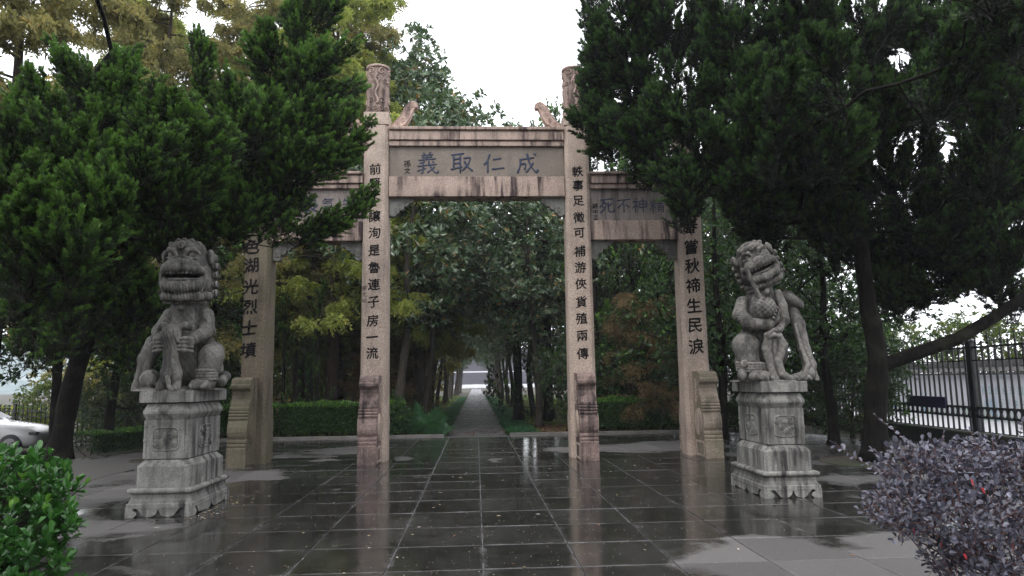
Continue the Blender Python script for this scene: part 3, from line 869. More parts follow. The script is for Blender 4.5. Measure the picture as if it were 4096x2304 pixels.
# ================================================================ carved guardian lions
class Clay:
    """A small signed-distance modeller: shapes are melted together on a grid, then skinned."""
    def __init__(self, lo, hi, h=0.0115):
        self.lo, self.h = np.array(lo, float), h
        n = np.ceil((np.array(hi) - self.lo) / h).astype(int) + 1
        self.ax = [self.lo[i] + h * np.arange(n[i]) for i in range(3)]
        self.g = np.full(n, 1.0, np.float32)
    def win(self, lo, hi):
        s = []
        for i in range(3):
            a = int(np.clip(np.searchsorted(self.ax[i], lo[i]), 0, len(self.ax[i]) - 1))
            b = int(np.clip(np.searchsorted(self.ax[i], hi[i]) + 1, a + 1, len(self.ax[i])))
            s.append(slice(a, b))
        X, Y, Z = np.meshgrid(self.ax[0][s[0]], self.ax[1][s[1]], self.ax[2][s[2]], indexing='ij', sparse=True)
        return tuple(s), X, Y, Z
    def put(self, s, d, k=0.03, sub=False):
        g = self.g[s]
        d = d.astype(np.float32)
        if sub:
            d = -d
            h = np.clip(0.5 - 0.5 * (g - d) / k, 0, 1)
            self.g[s] = g + (d - g) * h + k * h * (1 - h)
        else:
            h = np.clip(0.5 + 0.5 * (g - d) / k, 0, 1)
            self.g[s] = g + (d - g) * h - k * h * (1 - h)
    def ell(self, c, r, k=0.03, sub=False, tilt=0.0, turn=0.0):
        """Ellipsoid; tilt turns it in the XZ plane, turn in the XY plane (degrees)."""
        c, r = np.array(c, float), np.array(r if hasattr(r, '__len__') else (r, r, r), float)
        m = r.max() + 0.1
        s, X, Y, Z = self.win(c - m, c + m)
        x, y, z = X - c[0], Y - c[1], Z - c[2]
        if turn:
            a = radians(turn); x, y = x * cos(a) + y * sin(a), -x * sin(a) + y * cos(a)
        if tilt:
            a = radians(tilt); x, z = x * cos(a) + z * sin(a), -x * sin(a) + z * cos(a)
        q = np.sqrt((x / r[0]) ** 2 + (y / r[1]) ** 2 + (z / r[2]) ** 2)
        q2 = np.sqrt((x / r[0] ** 2) ** 2 + (y / r[1] ** 2) ** 2 + (z / r[2] ** 2) ** 2) + 1e-6
        self.put(s, q * (q - 1) / q2, k, sub)
    def cap(self, a, b, r0, r1=None, k=0.03, sub=False, flat=None):
        r1 = r0 if r1 is None else r1
        a, b = np.array(a, float), np.array(b, float)
        m = max(r0, r1) + 0.1
        s, X, Y, Z = self.win(np.minimum(a, b) - m, np.maximum(a, b) + m)
        d = b - a
        t = np.clip(((X - a[0]) * d[0] + (Y - a[1]) * d[1] + (Z - a[2]) * d[2]) / (d @ d + 1e-9), 0, 1)
        px, py, pz = X - a[0] - t * d[0], Y - a[1] - t * d[1], Z - a[2] - t * d[2]
        self.put(s, np.sqrt(px ** 2 + py ** 2 + pz ** 2) - (r0 + (r1 - r0) * t), k, sub)
    def path(self, pts, r, k=0.03, sub=False):
        r = np.broadcast_to(np.asarray(r, float), (len(pts),))
        for i in range(len(pts) - 1):
            self.cap(pts[i], pts[i + 1], r[i], r[i + 1], k, sub)
    def ring(self, c, R, r, axis=(0, 0, 1), k=0.008, squash=1.0):
        c = np.array(c, float)
        s, X, Y, Z = self.win(c - R - 0.08, c + R + 0.08)
        ax = np.array(axis, float); ax /= np.linalg.norm(ax)
        x, y, z = X - c[0], (Y - c[1]) / squash, Z - c[2]
        h = x * ax[0] + y * ax[1] + z * ax[2]
        rr = np.sqrt(np.maximum(x * x + y * y + z * z - h * h, 0))
        self.put(s, np.sqrt((rr - R) ** 2 + h * h) - r, k)
    def spiral(self, c, R, r, turns=1.6, hand=1, nrm='y'):
        a = np.linspace(0, turns * 2 * pi, 15)
        rr = R * (1 - a / (turns * 2 * pi * 1.15))
        for i in range(len(a) - 1):
            p = [(c[0] + hand * rr[j] * cos(a[j]), c[1], c[2] + rr[j] * sin(a[j])) if nrm == 'y' else (c[0], c[1] + hand * rr[j] * cos(a[j]), c[2] + rr[j] * sin(a[j])) for j in (i, i + 1)]
            self.cap(p[0], p[1], r, r, 0.008)
    def flute(self, lo, hi, amp, freq, vec, phase=0.0):
        """Fine carved grooves inside a box."""
        s, X, Y, Z = self.win(lo, hi)
        c = [(np.clip((q - a) / 0.03, 0, 1) * np.clip((b - q) / 0.03, 0, 1)) for q, a, b in ((X, lo[0], hi[0]), (Y, lo[1], hi[1]), (Z, lo[2], hi[2]))]
        self.g[s] += (amp * c[0] * c[1] * c[2] * np.sin(freq * (X * vec[0] + Y * vec[1] + Z * vec[2]) + phase)).astype(np.float32)
    def mesh(self, name, mat, floor=0.0):
        g = self.g
        s, X, Y, Z = self.win(self.lo, [a[-1] for a in self.ax])
        g = np.maximum(g, (floor - Z) * np.ones_like(g))
        g += (0.0035 * np.sin(31 * X + 17 * Y) * np.sin(27 * Y + 23 * Z) + 0.002 * np.sin(71 * X + 3) * np.sin(63 * Z + 50 * Y)).astype(np.float32)
        ins = g < 0
        nx, ny, nz = g.shape
        c = ins[:-1, :-1, :-1].astype(np.int8)
        cnt = np.zeros((nx - 1, ny - 1, nz - 1), np.int8)
        for i in (0, 1):
            for j in (0, 1):
                for k in (0, 1):
                    cnt += ins[i:nx - 1 + i, j:ny - 1 + j, k:nz - 1 + k]
        act = (cnt > 0) & (cnt < 8)
        idx = np.full(act.shape, -1, np.int64)
        cells = np.argwhere(act)
        idx[act] = np.arange(len(cells))
        acc = np.zeros((len(cells), 3)); num = np.zeros(len(cells))
        corners = [(i, j, k) for i in (0, 1) for j in (0, 1) for k in (0, 1)]
        for a in corners:
            for d in range(3):
                if a[d] == 1: continue
                b = list(a); b[d] = 1
                ga = g[cells[:, 0] + a[0], cells[:, 1] + a[1], cells[:, 2] + a[2]]
                gb = g[cells[:, 0] + b[0], cells[:, 1] + b[1], cells[:, 2] + b[2]]
                m = (ga < 0) != (gb < 0)
                t = np.where(m, ga / np.where(m, ga - gb, 1), 0)
                p = np.array(a, float)[None, :].repeat(len(cells), 0)
                p[:, d] += t
                acc[m] += p[m]; num[m] += 1
        V = (cells + acc / num[:, None]) * self.h + self.lo
        Q = []
        for d in range(3):
            o1, o2 = [(1, 2), (2, 0), (0, 1)][d]
            sl0 = [slice(1, n - 1) for n in g.shape]; sl1 = list(sl0)
            sl0[d] = slice(0, g.shape[d] - 1); sl1[d] = slice(1, g.shape[d])
            a, b = ins[tuple(sl0)], ins[tuple(sl1)]
            e = np.argwhere(a != b)
            if len(e) == 0: continue
            flip = a[tuple(e.T)]
            base = e.copy(); base[:, o1] += 1; base[:, o2] += 1
            def at(du, dv):
                q = base.copy(); q[:, o1] -= du; q[:, o2] -= dv
                return idx[q[:, 0], q[:, 1], q[:, 2]]
            q = np.stack([at(1, 1), at(0, 1), at(0, 0), at(1, 0)], 1)
            q[~flip] = q[~flip][:, ::-1]
            Q.append(q)
        Q = np.concatenate(Q)
        Q = Q[(Q >= 0).all(1)]
        A = Acc(); A.add(V, Q)
        return A.mesh(name, mat, True)

def lion_head(name, mat, mane_rows=5):
    """Chinese guardian lion head facing -Y, about 0.74 wide, centred on its own middle."""
    c = Clay((-0.5, -0.5, -0.5), (0.5, 0.45, 0.55))
    c.ell((0, 0.05, 0.05), (0.29, 0.30, 0.32), 0.02)            # skull
    c.ell((0, -0.05, 0.27), (0.22, 0.20, 0.10), 0.05)           # flat crown
    c.ell((0, 0.10, -0.12), (0.345, 0.25, 0.22), 0.05)          # cheeks and mane mass
    c.path([(-0.25, -0.10, -0.10), (-0.2, -0.24, -0.19), (0, -0.31, -0.22), (0.2, -0.24, -0.19), (0.25, -0.10, -0.10)], (0.055, 0.06, 0.065, 0.06, 0.055), 0.03)   # lower jaw
    c.ell((0, -0.16, -0.12), (0.21, 0.14, 0.06), 0.02)          # tongue and floor of the mouth
    c.path([(-0.27, -0.12, -0.015), (-0.2, -0.27, 0.0), (0, -0.34, 0.015), (0.2, -0.27, 0.0), (0.27, -0.12, -0.015)], (0.04, 0.05, 0.06, 0.05, 0.04), 0.03)       # upper lip
    c.ell((0, -0.22, 0.06), (0.22, 0.13, 0.075), 0.04)          # muzzle
    c.ell((0, -0.20, -0.08), (0.225, 0.17, 0.030), 0.012, sub=True)   # open mouth
    c.ell((0, -0.335, 0.075), (0.075, 0.05, 0.04), 0.02)        # nose
    for s in (-1, 1):
        c.ell((s * 0.05, -0.35, 0.065), (0.035, 0.03, 0.028), 0.015)
        c.ell((s * 0.13, -0.235, 0.165), (0.085, 0.06, 0.055), 0.012, sub=True)     # socket
        c.ell((s * 0.13, -0.225, 0.165), 0.052, 0.006)                              # eyeball
        c.path([(s * 0.05, -0.27, 0.15), (s * 0.09, -0.28, 0.215), (s * 0.16, -0.255, 0.225), (s * 0.22, -0.2, 0.185)], (0.02, 0.028, 0.028, 0.018), 0.012)  # brow
        c.path([(s * 0.06, -0.275, 0.135), (s * 0.13, -0.275, 0.115), (s * 0.2, -0.23, 0.13)], 0.013, 0.01)
        c.ell((s * 0.30, 0.0, 0.17), (0.05, 0.08, 0.09), 0.02)   # ear
        for q in range(mane_rows):                               # mane curls down the side and round the back
            for w in range(3):
                a = radians(8 + 38 * w)
                rr = 0.345 - 0.03 * (q == 0)
                z = 0.17 - q * 0.105
                c.ell((s * rr * cos(a), 0.06 + rr * 0.85 * sin(a), z), (0.050, 0.050, 0.050), 0.004)
                c.spiral((s * (rr * cos(a) + 0.01), 0.02 + rr * 0.85 * sin(a) - 0.04, z), 0.034, 0.010, 1.4, s)
                if w == 0:
                    c.spiral((s * (rr + 0.035), 0.03, z), 0.04, 0.011, 1.4, s, 'x')
        c.path([(s * 0.27, -0.14, 0.02), (s * 0.29, -0.13, -0.10), (s * 0.24, -0.17, -0.23)], (0.03, 0.035, 0.03), 0.015)
    for q in range(7):                                           # teeth under the upper lip
        x = -0.15 + 0.05 * q
        c.ell((x, -0.335 + 1.6 * x * x, -0.045), (0.019, 0.018, 0.028), 0.003)
    c.spiral((0, -0.265, 0.27), 0.05, 0.013, 1.3, 1)
    for q in range(5):                                           # curls along the hair line
        c.spiral((-0.18 + 0.09 * q, -0.17 + 0.9 * (-0.18 + 0.09 * q) ** 2, 0.335 - 1.2 * (-0.18 + 0.09 * q) ** 2), 0.036, 0.011, 1.4, 1 if q % 2 else -1)
    c.path([(-0.3, -0.02, -0.29), (-0.2, -0.20, -0.31), (0, -0.27, -0.32), (0.2, -0.20, -0.31), (0.3, -0.02, -0.29)], (0.05, 0.05, 0.05, 0.05, 0.05), 0.02)    # beard roll
    c.flute((-0.4, -0.4, -0.36), (0.4, 0.3, -0.17), 0.0035, 150, (1, 0.5, 0.25))
    c.flute((-0.26, -0.4, -0.055), (0.26, 0.0, -0.02), 0.006, 150, (1, 0, 0))
    me = c.mesh(name, mat, -9)
    return me

def pedestal(parent, w0, d0, h=1.53):
    """Lotus-foot pedestal; w0 x d0 is its widest footprint, origin at the middle of the foot."""
    def ring(w, d, cut):
        w, d = w / 2, d / 2
        return [(-w + cut, -d), (w - cut, -d), (w, -d + cut), (w, d - cut), (w - cut, d), (-w + cut, d), (-w, d - cut), (-w, -d + cut)]
    def stack(name, prof, par=parent, bev=0.006, smooth=False):
        A = Acc()
        v = []
        for (dw, cut, z) in prof:
            v += [(*q, z) for q in ring(w0 - dw, d0 - dw, cut)]
        n = len(prof)
        f = [(8 * j + i, 8 * j + (i + 1) % 8, 8 * (j + 1) + (i + 1) % 8, 8 * (j + 1) + i) for j in range(n - 1) for i in range(8)]
        A.add(v, f)
        A.f.append(np.array([list(range(8))[::-1]])); A.a.append(np.array([.5], np.float32))
        A.f.append(np.array([list(range(8 * n - 8, 8 * n))])); A.a.append(np.array([.5], np.float32))
        me = A.mesh(name, GREYSTONE)
        if bev: bevel_mesh(me, bev, 2, 20)
        return link(name, me, par)
    # foot with scalloped cloud apron: plinth core behind, apron plates in front
    stack('foot_course', [(0.14, 0.05, 0.0), (0.12, 0.05, 0.118), (0.0, 0.03, 0.123), (0.0, 0.03, 0.16), (0.03, 0.03, 0.165), (0.075, 0.03, 0.215), (0.085, 0.03, 0.265), (0.06, 0.03, 0.275), (0.012, 0.03, 0.29), (0.0, 0.03, 0.31), (0.012, 0.03, 0.33), (0.07, 0.03, 0.345)], bev=0.003)
    def apron(L, ax, s, off):
        def arch(a, b, top):
            t = np.linspace(0, pi, 9)
            return [(a + (b - a) * (0.5 - 0.5 * cos(q)), top * sin(q) ** 0.6) for q in t]
        u = L / 2
        pts = [(-u, 0)]
        pts += [(-u + 0.10, 0.0), (-u + 0.135, 0.03), (-u + 0.13, 0.06), (-u + 0.10, 0.075), (-u + 0.09, 0.10), (-u + 0.13, 0.108), (-u + 0.17, 0.075), (-u + 0.21, 0.018)]
        pts += [(-0.13, 0.0), (-0.06, 0.012), (-0.025, 0.04), (0.0, 0.10), (0.025, 0.04), (0.06, 0.012), (0.13, 0.0)]
        pts += [(u - 0.21, 0.018), (u - 0.17, 0.075), (u - 0.13, 0.108), (u - 0.09, 0.10), (u - 0.10, 0.075), (u - 0.13, 0.06), (u - 0.135, 0.03), (u - 0.10, 0.0), (u, 0), (u, 0.122), (-u, 0.122)]
        A = Acc()
        if ax == 'y':
            prism_acc(A, pts, *sorted((s * (off - 0.038), s * off)), 'y')
        else:
            prism_acc(A, pts, *sorted((s * (off - 0.038), s * off)), 'x')
        A.obj('cloud_apron', GREYSTONE, parent)
    for s in (-1, 1):
        apron(w0 - 0.008, 'y', s, d0 / 2 - 0.002)
        apron(d0 - 0.084, 'x', s, w0 / 2 - 0.002)
    stack('plinth_block', [(0.13, 0.06, 0.345), (0.13, 0.06, 0.60), (0.24, 0.11, 0.675)])
    die = stack('die', [(0.25, 0.05, 0.685), (0.25, 0.05, 1.17), (0.245, 0.05, 1.175), (0.16, 0.09, 1.245), (0.16, 0.09, 1.275), (0.27, 0.05, 1.37)])
    stack('top_slab', [(0.14, 0.01, 1.385), (0.14, 0.01, h)])
    wd, dd = (w0 - 0.25) / 2, (d0 - 0.25) / 2
    for sx in (-1, 1):
        for sy in (-1, 1):
            A = Acc()
            lathe_acc(A, [(0.024, 0.69), (0.024, 0.90), (0.030, 0.905), (0.030, 0.925), (0.024, 0.93), (0.024, 1.165)], 10, sx * (wd - 0.020), sy * (dd - 0.020))
            A.obj('bamboo_post', GREYSTONE, die)
    # carved flower panels on the four faces
    rs = np.random.RandomState(int(w0 * 1000))
    def panel(L, ax, s, off):
        n, m = 64, 56
        uu = np.linspace(-L, L, n); vv = np.linspace(-0.15, 0.15, m)
        U, Vv = np.meshgrid(uu, vv)
        r = np.zeros_like(U)
        for q in range(16):
            cu, cv, R = rs.uniform(-L * 0.75, L * 0.75), rs.uniform(-0.11, 0.11), rs.uniform(0.03, 0.055)
            d = np.hypot(U - cu, Vv - cv); a = np.arctan2(Vv - cv, U - cu)
            r = np.maximum(r, np.clip(1 - d / R, 0, 1) ** 0.5 * (0.7 + 0.3 * np.cos(6 * a + 9 * d / R)))
        q = (np.abs(U / (L * 0.98)) ** 5 + np.abs(Vv / 0.147) ** 5)
        depth = np.where(q < 1, 0.004 + 0.026 * r, 0.0) + 0.012 * np.exp(-((q - 0.8) / 0.16) ** 2)
        depth = np.where(q > 1.15, -0.004, depth)
        dist = s * (off + depth)
        if ax == 'y': V = np.stack([U, dist, Vv + 0.93], -1)
        else: V = np.stack([dist, U, Vv + 0.93], -1)
        ii = (np.arange(m - 1)[:, None] * n + np.arange(n - 1)[None, :]).ravel()
        A = Acc()
        f = np.stack([ii, ii + 1, ii + n + 1, ii + n], 1)
        if (ax == 'y') == (s > 0): f = f[:, ::-1]
        A.add(V.reshape(-1, 3), f)
        A.obj('flower_carving', GREYSTONE, die, smooth=True)
    for s in (-1, 1):
        panel(min(0.18, wd * 0.62), 'y', s, dd + 0.001)
        panel(0.23, 'x', s, wd + 0.001)

def rotz(me, deg, tilt=0.0, pitch=0.0, loc=(0, 0, 0), sc=1.0):
    if hasattr(sc, '__len__'):
        me.transform(Matrix.Diagonal((*sc, 1))); sc = 1.0
    me.transform(Matrix.Translation(loc) @ Matrix.Rotation(radians(deg), 4, 'Z') @ Matrix.Rotation(radians(tilt), 4, 'Y') @ Matrix.Rotation(radians(pitch), 4, 'X') @ Matrix.Scale(sc, 4))
    me.update()
    return me

# ---- lion with its cub (left)
lion_l = thing('guardian_lion_statue', 'grey guardian lion facing forward, a cub rearing at its chest, on a carved pedestal', 'statue', (-3.905, 9.80, 0), radians(0))
pedestal(lion_l, 0.80, 1.36)
c = Clay((-0.56, -0.7, -0.05), (0.56, 0.65, 1.45))
c.ell((0, 0.0, 1.12), (0.235, 0.24, 0.34), 0.05)        # neck
c.ell((0, 0.05, 0.82), (0.29, 0.30, 0.36), 0.05)       # chest
c.ell((0, 0.18, 0.45), (0.33, 0.36, 0.42), 0.06)       # belly and back
c.ell((0, 0.35, 0.28), (0.36, 0.24, 0.26), 0.05)
for s in (-1, 1):
    c.path([(s * 0.22, -0.02, 1.00), (s * 0.31, -0.16, 0.78), (s * 0.21, -0.38, 0.66)], (0.12, 0.095, 0.075), 0.035)       # foreleg hugging the cub
    c.ell((s * 0.17, -0.46, 0.62), (0.10, 0.07, 0.09), 0.02)
    for q in range(4):
        c.path([(s * 0.24, -0.47, 0.67 - q * 0.055), (s * 0.16, -0.53, 0.67 - q * 0.05), (s * 0.10, -0.55, 0.665 - q * 0.048)], (0.024, 0.027, 0.02), 0.008)   # claws
c.path([(0.36, -0.05, 0.50), (0.40, -0.22, 0.45), (0.37, -0.27, 0.12)], (0.15, 0.15, 0.12), 0.04)      # bent hind leg
for q in range(4):
    c.ring((0.37, -0.26, 0.145 + q * 0.038), 0.125, 0.020, squash=1.0)
c.ell((0.33, -0.38, 0.06), (0.13, 0.15, 0.085), 0.02)
for q in range(3):
    c.cap((0.26 + q * 0.075, -0.50, 0.05), (0.26 + q * 0.075, -0.42, 0.09), 0.035, 0.045, 0.008)
c.path([(-0.37, -0.15, 0.62), (-0.43, -0.25, 0.42), (-0.45, -0.30, 0.20), (-0.47, -0.36, 0.02)], (0.12, 0.10, 0.075, 0.08), 0.03)   # draped left leg
c.path([(-0.36, -0.25, 0.60), (-0.38, -0.33, 0.32), (-0.40, -0.38, 0.05)], (0.05, 0.045, 0.05), 0.012)
c.path([(-0.49, -0.2, 0.35), (-0.5, -0.3, 0.05)], (0.04, 0.05), 0.012)
c.path([(0.20, 0.45, 0.15), (0.44, 0.2, 0.18), (0.47, 0.0, 0.10)], (0.08, 0.07, 0.06), 0.02)
c.ell((0, 0.0, 0.0), (0.5, 0.6, 0.05), 0.03)
c.path([(-0.28, -0.17, 1.17), (0, -0.265, 1.155), (0.28, -0.17, 1.17)], 0.014, 0.006)
c.path([(-0.05, -0.27, 1.14), (0.05, -0.27, 1.14)], 0.008, 0.004)
c.ell((0, -0.285, 1.085), (0.05, 0.045, 0.045), 0.004)
c.flute((0.2, -0.4, 0.55), (0.5, 0.3, 1.0), 0.003, 170, (0.6, 0.5, 1))
c.flute((-0.5, -0.45, 0.62), (-0.05, -0.1, 0.95), 0.0035, 150, (1, 0.3, 0.8))
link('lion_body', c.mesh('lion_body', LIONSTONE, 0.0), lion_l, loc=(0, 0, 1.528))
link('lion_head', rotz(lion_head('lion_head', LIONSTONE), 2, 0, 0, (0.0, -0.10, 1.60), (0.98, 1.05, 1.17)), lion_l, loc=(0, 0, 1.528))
c = Clay((-0.3, -0.8, -0.05), (0.3, -0.3, 1.0))
c.ell((0, -0.58, 0.72), (0.12, 0.10, 0.13), 0.03)
c.path([(0, -0.58, 0.70), (0.0, -0.56, 0.48), (0.01, -0.55, 0.24)], (0.11, 0.085, 0.12), 0.04)
c.ell((0.02, -0.56, 0.20), (0.13, 0.12, 0.13), 0.03)
c.path([(0.02, -0.67, 0.17), (0.05, -0.70, 0.06), (0.09, -0.69, 0.01)], (0.03, 0.028, 0.03), 0.01)
for s in (-1, 1):
    c.path([(s * 0.06, -0.55, 0.80), (s * 0.15, -0.52, 0.84), (s * 0.2, -0.48, 0.80)], (0.05, 0.045, 0.04), 0.02)
    c.path([(s * 0.08, -0.55, 0.14), (s * 0.10, -0.60, 0.03)], (0.06, 0.055), 0.02)
    c.ell((s * 0.10, -0.62, 0.66), (0.03, 0.03, 0.055), 0.01)
c.flute((-0.16, -0.8, 0.5), (0.16, -0.5, 0.8), 0.003, 160, (1, 0, 0.25))
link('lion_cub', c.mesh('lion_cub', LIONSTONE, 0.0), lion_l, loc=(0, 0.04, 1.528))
c = Clay((-0.55, -0.75, -0.05), (0.0, -0.2, 0.4))
c.ell((-0.27, -0.46, 0.15), 0.125, 0.01)
c.ell((-0.27, -0.46, 0.0), (0.2, 0.16, 0.05), 0.03)
c.path([(-0.19, -0.5, 0.1), (-0.1, -0.52, 0.06)], 0.04, 0.02)
link('stone_ball', c.mesh('stone_ball', LIONSTONE, 0.0), lion_l, loc=(0, 0, 1.528))

# ---- lion with ball and ribbon (right)
lion_r = thing('guardian_lion_statue', 'grey guardian lion turning its head aside and holding a ball with draped ribbons', 'statue', (4.19, 10.04, 0), radians(-1))
pedestal(lion_r, 0.78, 1.30)
c = Clay((-0.58, -0.65, -0.05), (0.62, 0.65, 1.65))
c.ell((-0.04, -0.02, 1.22), (0.20, 0.19, 0.26), 0.05)
c.ell((-0.02, 0.0, 0.95), (0.33, 0.27, 0.34), 0.06)
c.ell((0.0, 0.16, 0.5), (0.33, 0.34, 0.42), 0.06)
c.ell((0.02, 0.32, 0.28), (0.36, 0.25, 0.26), 0.05)
c.path([(-0.30, -0.03, 1.14), (-0.41, -0.16, 0.96), (-0.33, -0.33, 0.80), (-0.12, -0.43, 0.80), (0.0, -0.43, 0.87)], (0.10, 0.095, 0.09, 0.08, 0.055), 0.03)
for q in range(4):
    c.path([(-0.02 + q * 0.02, -0.45, 0.84 + q * 0.04), (-0.07 + q * 0.02, -0.52, 0.88 + q * 0.045)], (0.026, 0.02), 0.008)
c.path([(0.36, -0.02, 1.22), (0.46, -0.06, 1.09)], (0.10, 0.11), 0.04)                      # shoulder cape
c.ell((0.36, -0.03, 1.16), (0.18, 0.20, 0.11), 0.03, tilt=-28)
c.ell((0.40, -0.04, 1.03), (0.20, 0.20, 0.03), 0.02, sub=True, tilt=-6)
c.path([(-0.30, -0.02, 0.52), (-0.36, -0.20, 0.50), (-0.33, -0.24, 0.25)], (0.19, 0.175, 0.14), 0.05)    # near thigh
c.ell((0.06, -0.06, 0.42), (0.22, 0.26, 0.26), 0.04)
for q in range(4):
    c.path([(-0.50, -0.20, 0.27 - q * 0.035), (-0.40, -0.37, 0.255 - q * 0.035), (-0.25, -0.41, 0.25 - q * 0.033), (-0.1, -0.38, 0.24 - q * 0.03)], 0.020, 0.006)
c.spiral((-0.46, -0.38, 0.25), 0.05, 0.014, 1.5, 1)
c.ell((-0.27, -0.43, 0.07), (0.16, 0.14, 0.09), 0.02)
for q in range(3):
    c.cap((-0.30 + q * 0.08, -0.54, 0.05), (-0.30 + q * 0.08, -0.45, 0.10), 0.035, 0.045, 0.008)
c.ell((-0.47, -0.3, 0.09), (0.06, 0.1, 0.09), 0.02)
c.ell((0, 0, 0.0), (0.52, 0.6, 0.045), 0.03)
c.path([(-0.26, -0.13, 1.27), (-0.05, -0.225, 1.335), (0.22, -0.14, 1.42)], 0.020, 0.006)
c.ell((-0.03, -0.27, 1.27), (0.045, 0.045, 0.05), 0.004)
c.ell((-0.04, -0.25, 1.33), 0.02, 0.006)
c.flute((-0.55, -0.45, 0.75), (-0.2, 0.1, 1.15), 0.003, 160, (0.5, 0.4, 1))
link('lion_body', c.mesh('lion_body', LIONSTONE, 0.0), lion_r, loc=(0, 0, 1.528))
link('lion_head', rotz(lion_head('lion_head', LIONSTONE), -14, -22, 6, (-0.09, -0.08, 1.69), (0.86, 0.88, 0.94)), lion_r, loc=(0, 0, 1.528))
c = Clay((-0.4, -0.7, 0.7), (0.2, -0.2, 1.3))
c.ell((-0.14, -0.43, 1.02), 0.155, 0.01)
c.flute((-0.4, -0.7, 0.8), (0.2, -0.2, 1.2), 0.003, 90, (1, 0, 1)); c.flute((-0.4, -0.7, 0.8), (0.2, -0.2, 1.2), 0.003, 90, (1, 0, -1))
link('stone_ball', c.mesh('stone_ball', LIONSTONE, 0.5), lion_r, loc=(0, 0, 1.528))
c = Clay((-0.6, -0.75, -0.05), (0.62, 0.3, 1.75))
c.path([(-0.34, -0.36, 1.60), (-0.31, -0.40, 1.42), (-0.24, -0.42, 1.25), (-0.19, -0.42, 1.13)], (0.03, 0.035, 0.035, 0.03), 0.02)
c.path([(0.13, -0.25, 1.25), (0.17, -0.30, 1.05), (0.16, -0.36, 0.85), (0.04, -0.42, 0.72), (-0.08, -0.46, 0.66)], (0.055, 0.06, 0.06, 0.05, 0.04), 0.03)
c.path([(-0.16, -0.47, 0.60), (-0.08, -0.52, 0.64), (0.0, -0.48, 0.62), (-0.07, -0.46, 0.58), (-0.16, -0.48, 0.64), (-0.06, -0.5, 0.70), (0.02, -0.46, 0.72)], 0.035, 0.01)
c.path([(-0.13, -0.46, 0.62), (-0.16, -0.44, 0.45), (-0.12, -0.46, 0.2), (-0.09, -0.50, 0.02)], (0.05, 0.065, 0.05, 0.06), 0.015)
c.path([(0.02, -0.45, 0.62), (0.06, -0.45, 0.50), (-0.02, -0.47, 0.28), (0.0, -0.50, 0.10), (0.12, -0.50, 0.04), (0.28, -0.48, 0.06)], (0.055, 0.07, 0.06, 0.055, 0.05, 0.06), 0.015)
c.path([(-0.05, -0.43, 0.55), (-0.05, -0.42, 0.2), (0.02, -0.45, 0.03)], (0.06, 0.07, 0.06), 0.02)
c.path([(0.40, -0.06, 1.06), (0.44, -0.16, 0.80), (0.44, -0.28, 0.45), (0.46, -0.38, 0.22), (0.40, -0.44, 0.10), (0.30, -0.47, 0.06)], (0.075, 0.085, 0.08, 0.085, 0.085, 0.07), 0.03)
c.path([(0.36, -0.22, 0.80), (0.38, -0.34, 0.45), (0.40, -0.46, 0.22), (0.33, -0.5, 0.12)], (0.02, 0.03, 0.035, 0.03), 0.01)
c.path([(0.50, -0.2, 0.7), (0.50, -0.32, 0.35), (0.53, -0.40, 0.02)], (0.025, 0.03, 0.04), 0.012)
for q in range(4):
    c.path([(0.05 + q * 0.09, -0.52, 0.03), (0.09 + q * 0.09, -0.53, 0.06), (0.13 + q * 0.09, -0.52, 0.03)], 0.022, 0.008)
link('stone_ribbon', c.mesh('stone_ribbon', LIONSTONE, 0.0), lion_r, loc=(0, 0, 1.528))

# ================================================================ plant builders
def unit(v):
    return v / (np.linalg.norm(v, axis=-1, keepdims=True) + 1e-9)

def rand_dirs(rs, n):
    return unit(rs.normal(size=(n, 3)))

def blades(A, P, D, L, W, rs, v):
    """One slender triangle each."""
    n = len(P)
    side = unit(np.cross(D, rand_dirs(rs, n)))
    w = (np.asarray(W) / 2).reshape(-1, 1) if hasattr(W, '__len__') else W / 2
    L = np.asarray(L).reshape(-1, 1)
    V = np.stack([P - side * w, P + side * w, P + D * L], 1).reshape(-1, 3)
    A.add(V, np.arange(3 * n).reshape(n, 3), v)

def leaves(A, P, D, L, W, rs, v, fold=0.18, up=None, wide=0.5, droop=0.0):
    """Rhombic leaves, creased along the midrib (one folded quad each)."""
    n = len(P)
    ref = rand_dirs(rs, n) if up is None else unit(np.asarray(up) + 0.55 * rand_dirs(rs, n))
    side = unit(np.cross(D, ref)); nrm = np.cross(side, D)
    L = np.broadcast_to(np.asarray(L, float), (n,))[:, None]; W = np.broadcast_to(np.asarray(W, float), (n,))[:, None]
    mid = P + D * L * wide + nrm * fold * W
    tip = P + D * L - nrm * droop * L
    V = np.stack([P, mid + side * W / 2, tip, mid - side * W / 2], 1).reshape(-1, 3)
    A.add(V, np.arange(4 * n).reshape(n, 4), v)

def ovals(A, P, D, L, W, rs, v, fold=0.12, up=None, blunt=0.72, cup=0.1):
    """Rounded leaves: two creased four-sided halves."""
    n = len(P)
    ref = rand_dirs(rs, n) if up is None else unit(np.asarray(up) + 0.5 * rand_dirs(rs, n))
    side = unit(np.cross(D, ref)); nrm = np.cross(side, D)
    L = np.broadcast_to(np.asarray(L, float), (n,))[:, None]; W = np.broadcast_to(np.asarray(W, float), (n,))[:, None]
    def pt(t, s, h): return P + D * L * t + side * W * s + nrm * W * h
    V = np.stack([pt(0, 0, 0), pt(0.32, 0.36, fold), pt(blunt, 0.5, fold + cup), pt(1.0, 0, cup * 0.3), pt(blunt, -0.5, fold + cup), pt(0.32, -0.36, fold)], 1).reshape(-1, 3)
    i = np.arange(n)[:, None] * 6
    A.add(V, np.concatenate([i + [[0, 1, 2, 3]], i + [[0, 3, 4, 5]]]), np.concatenate([v, v]) if hasattr(v, '__len__') else v)

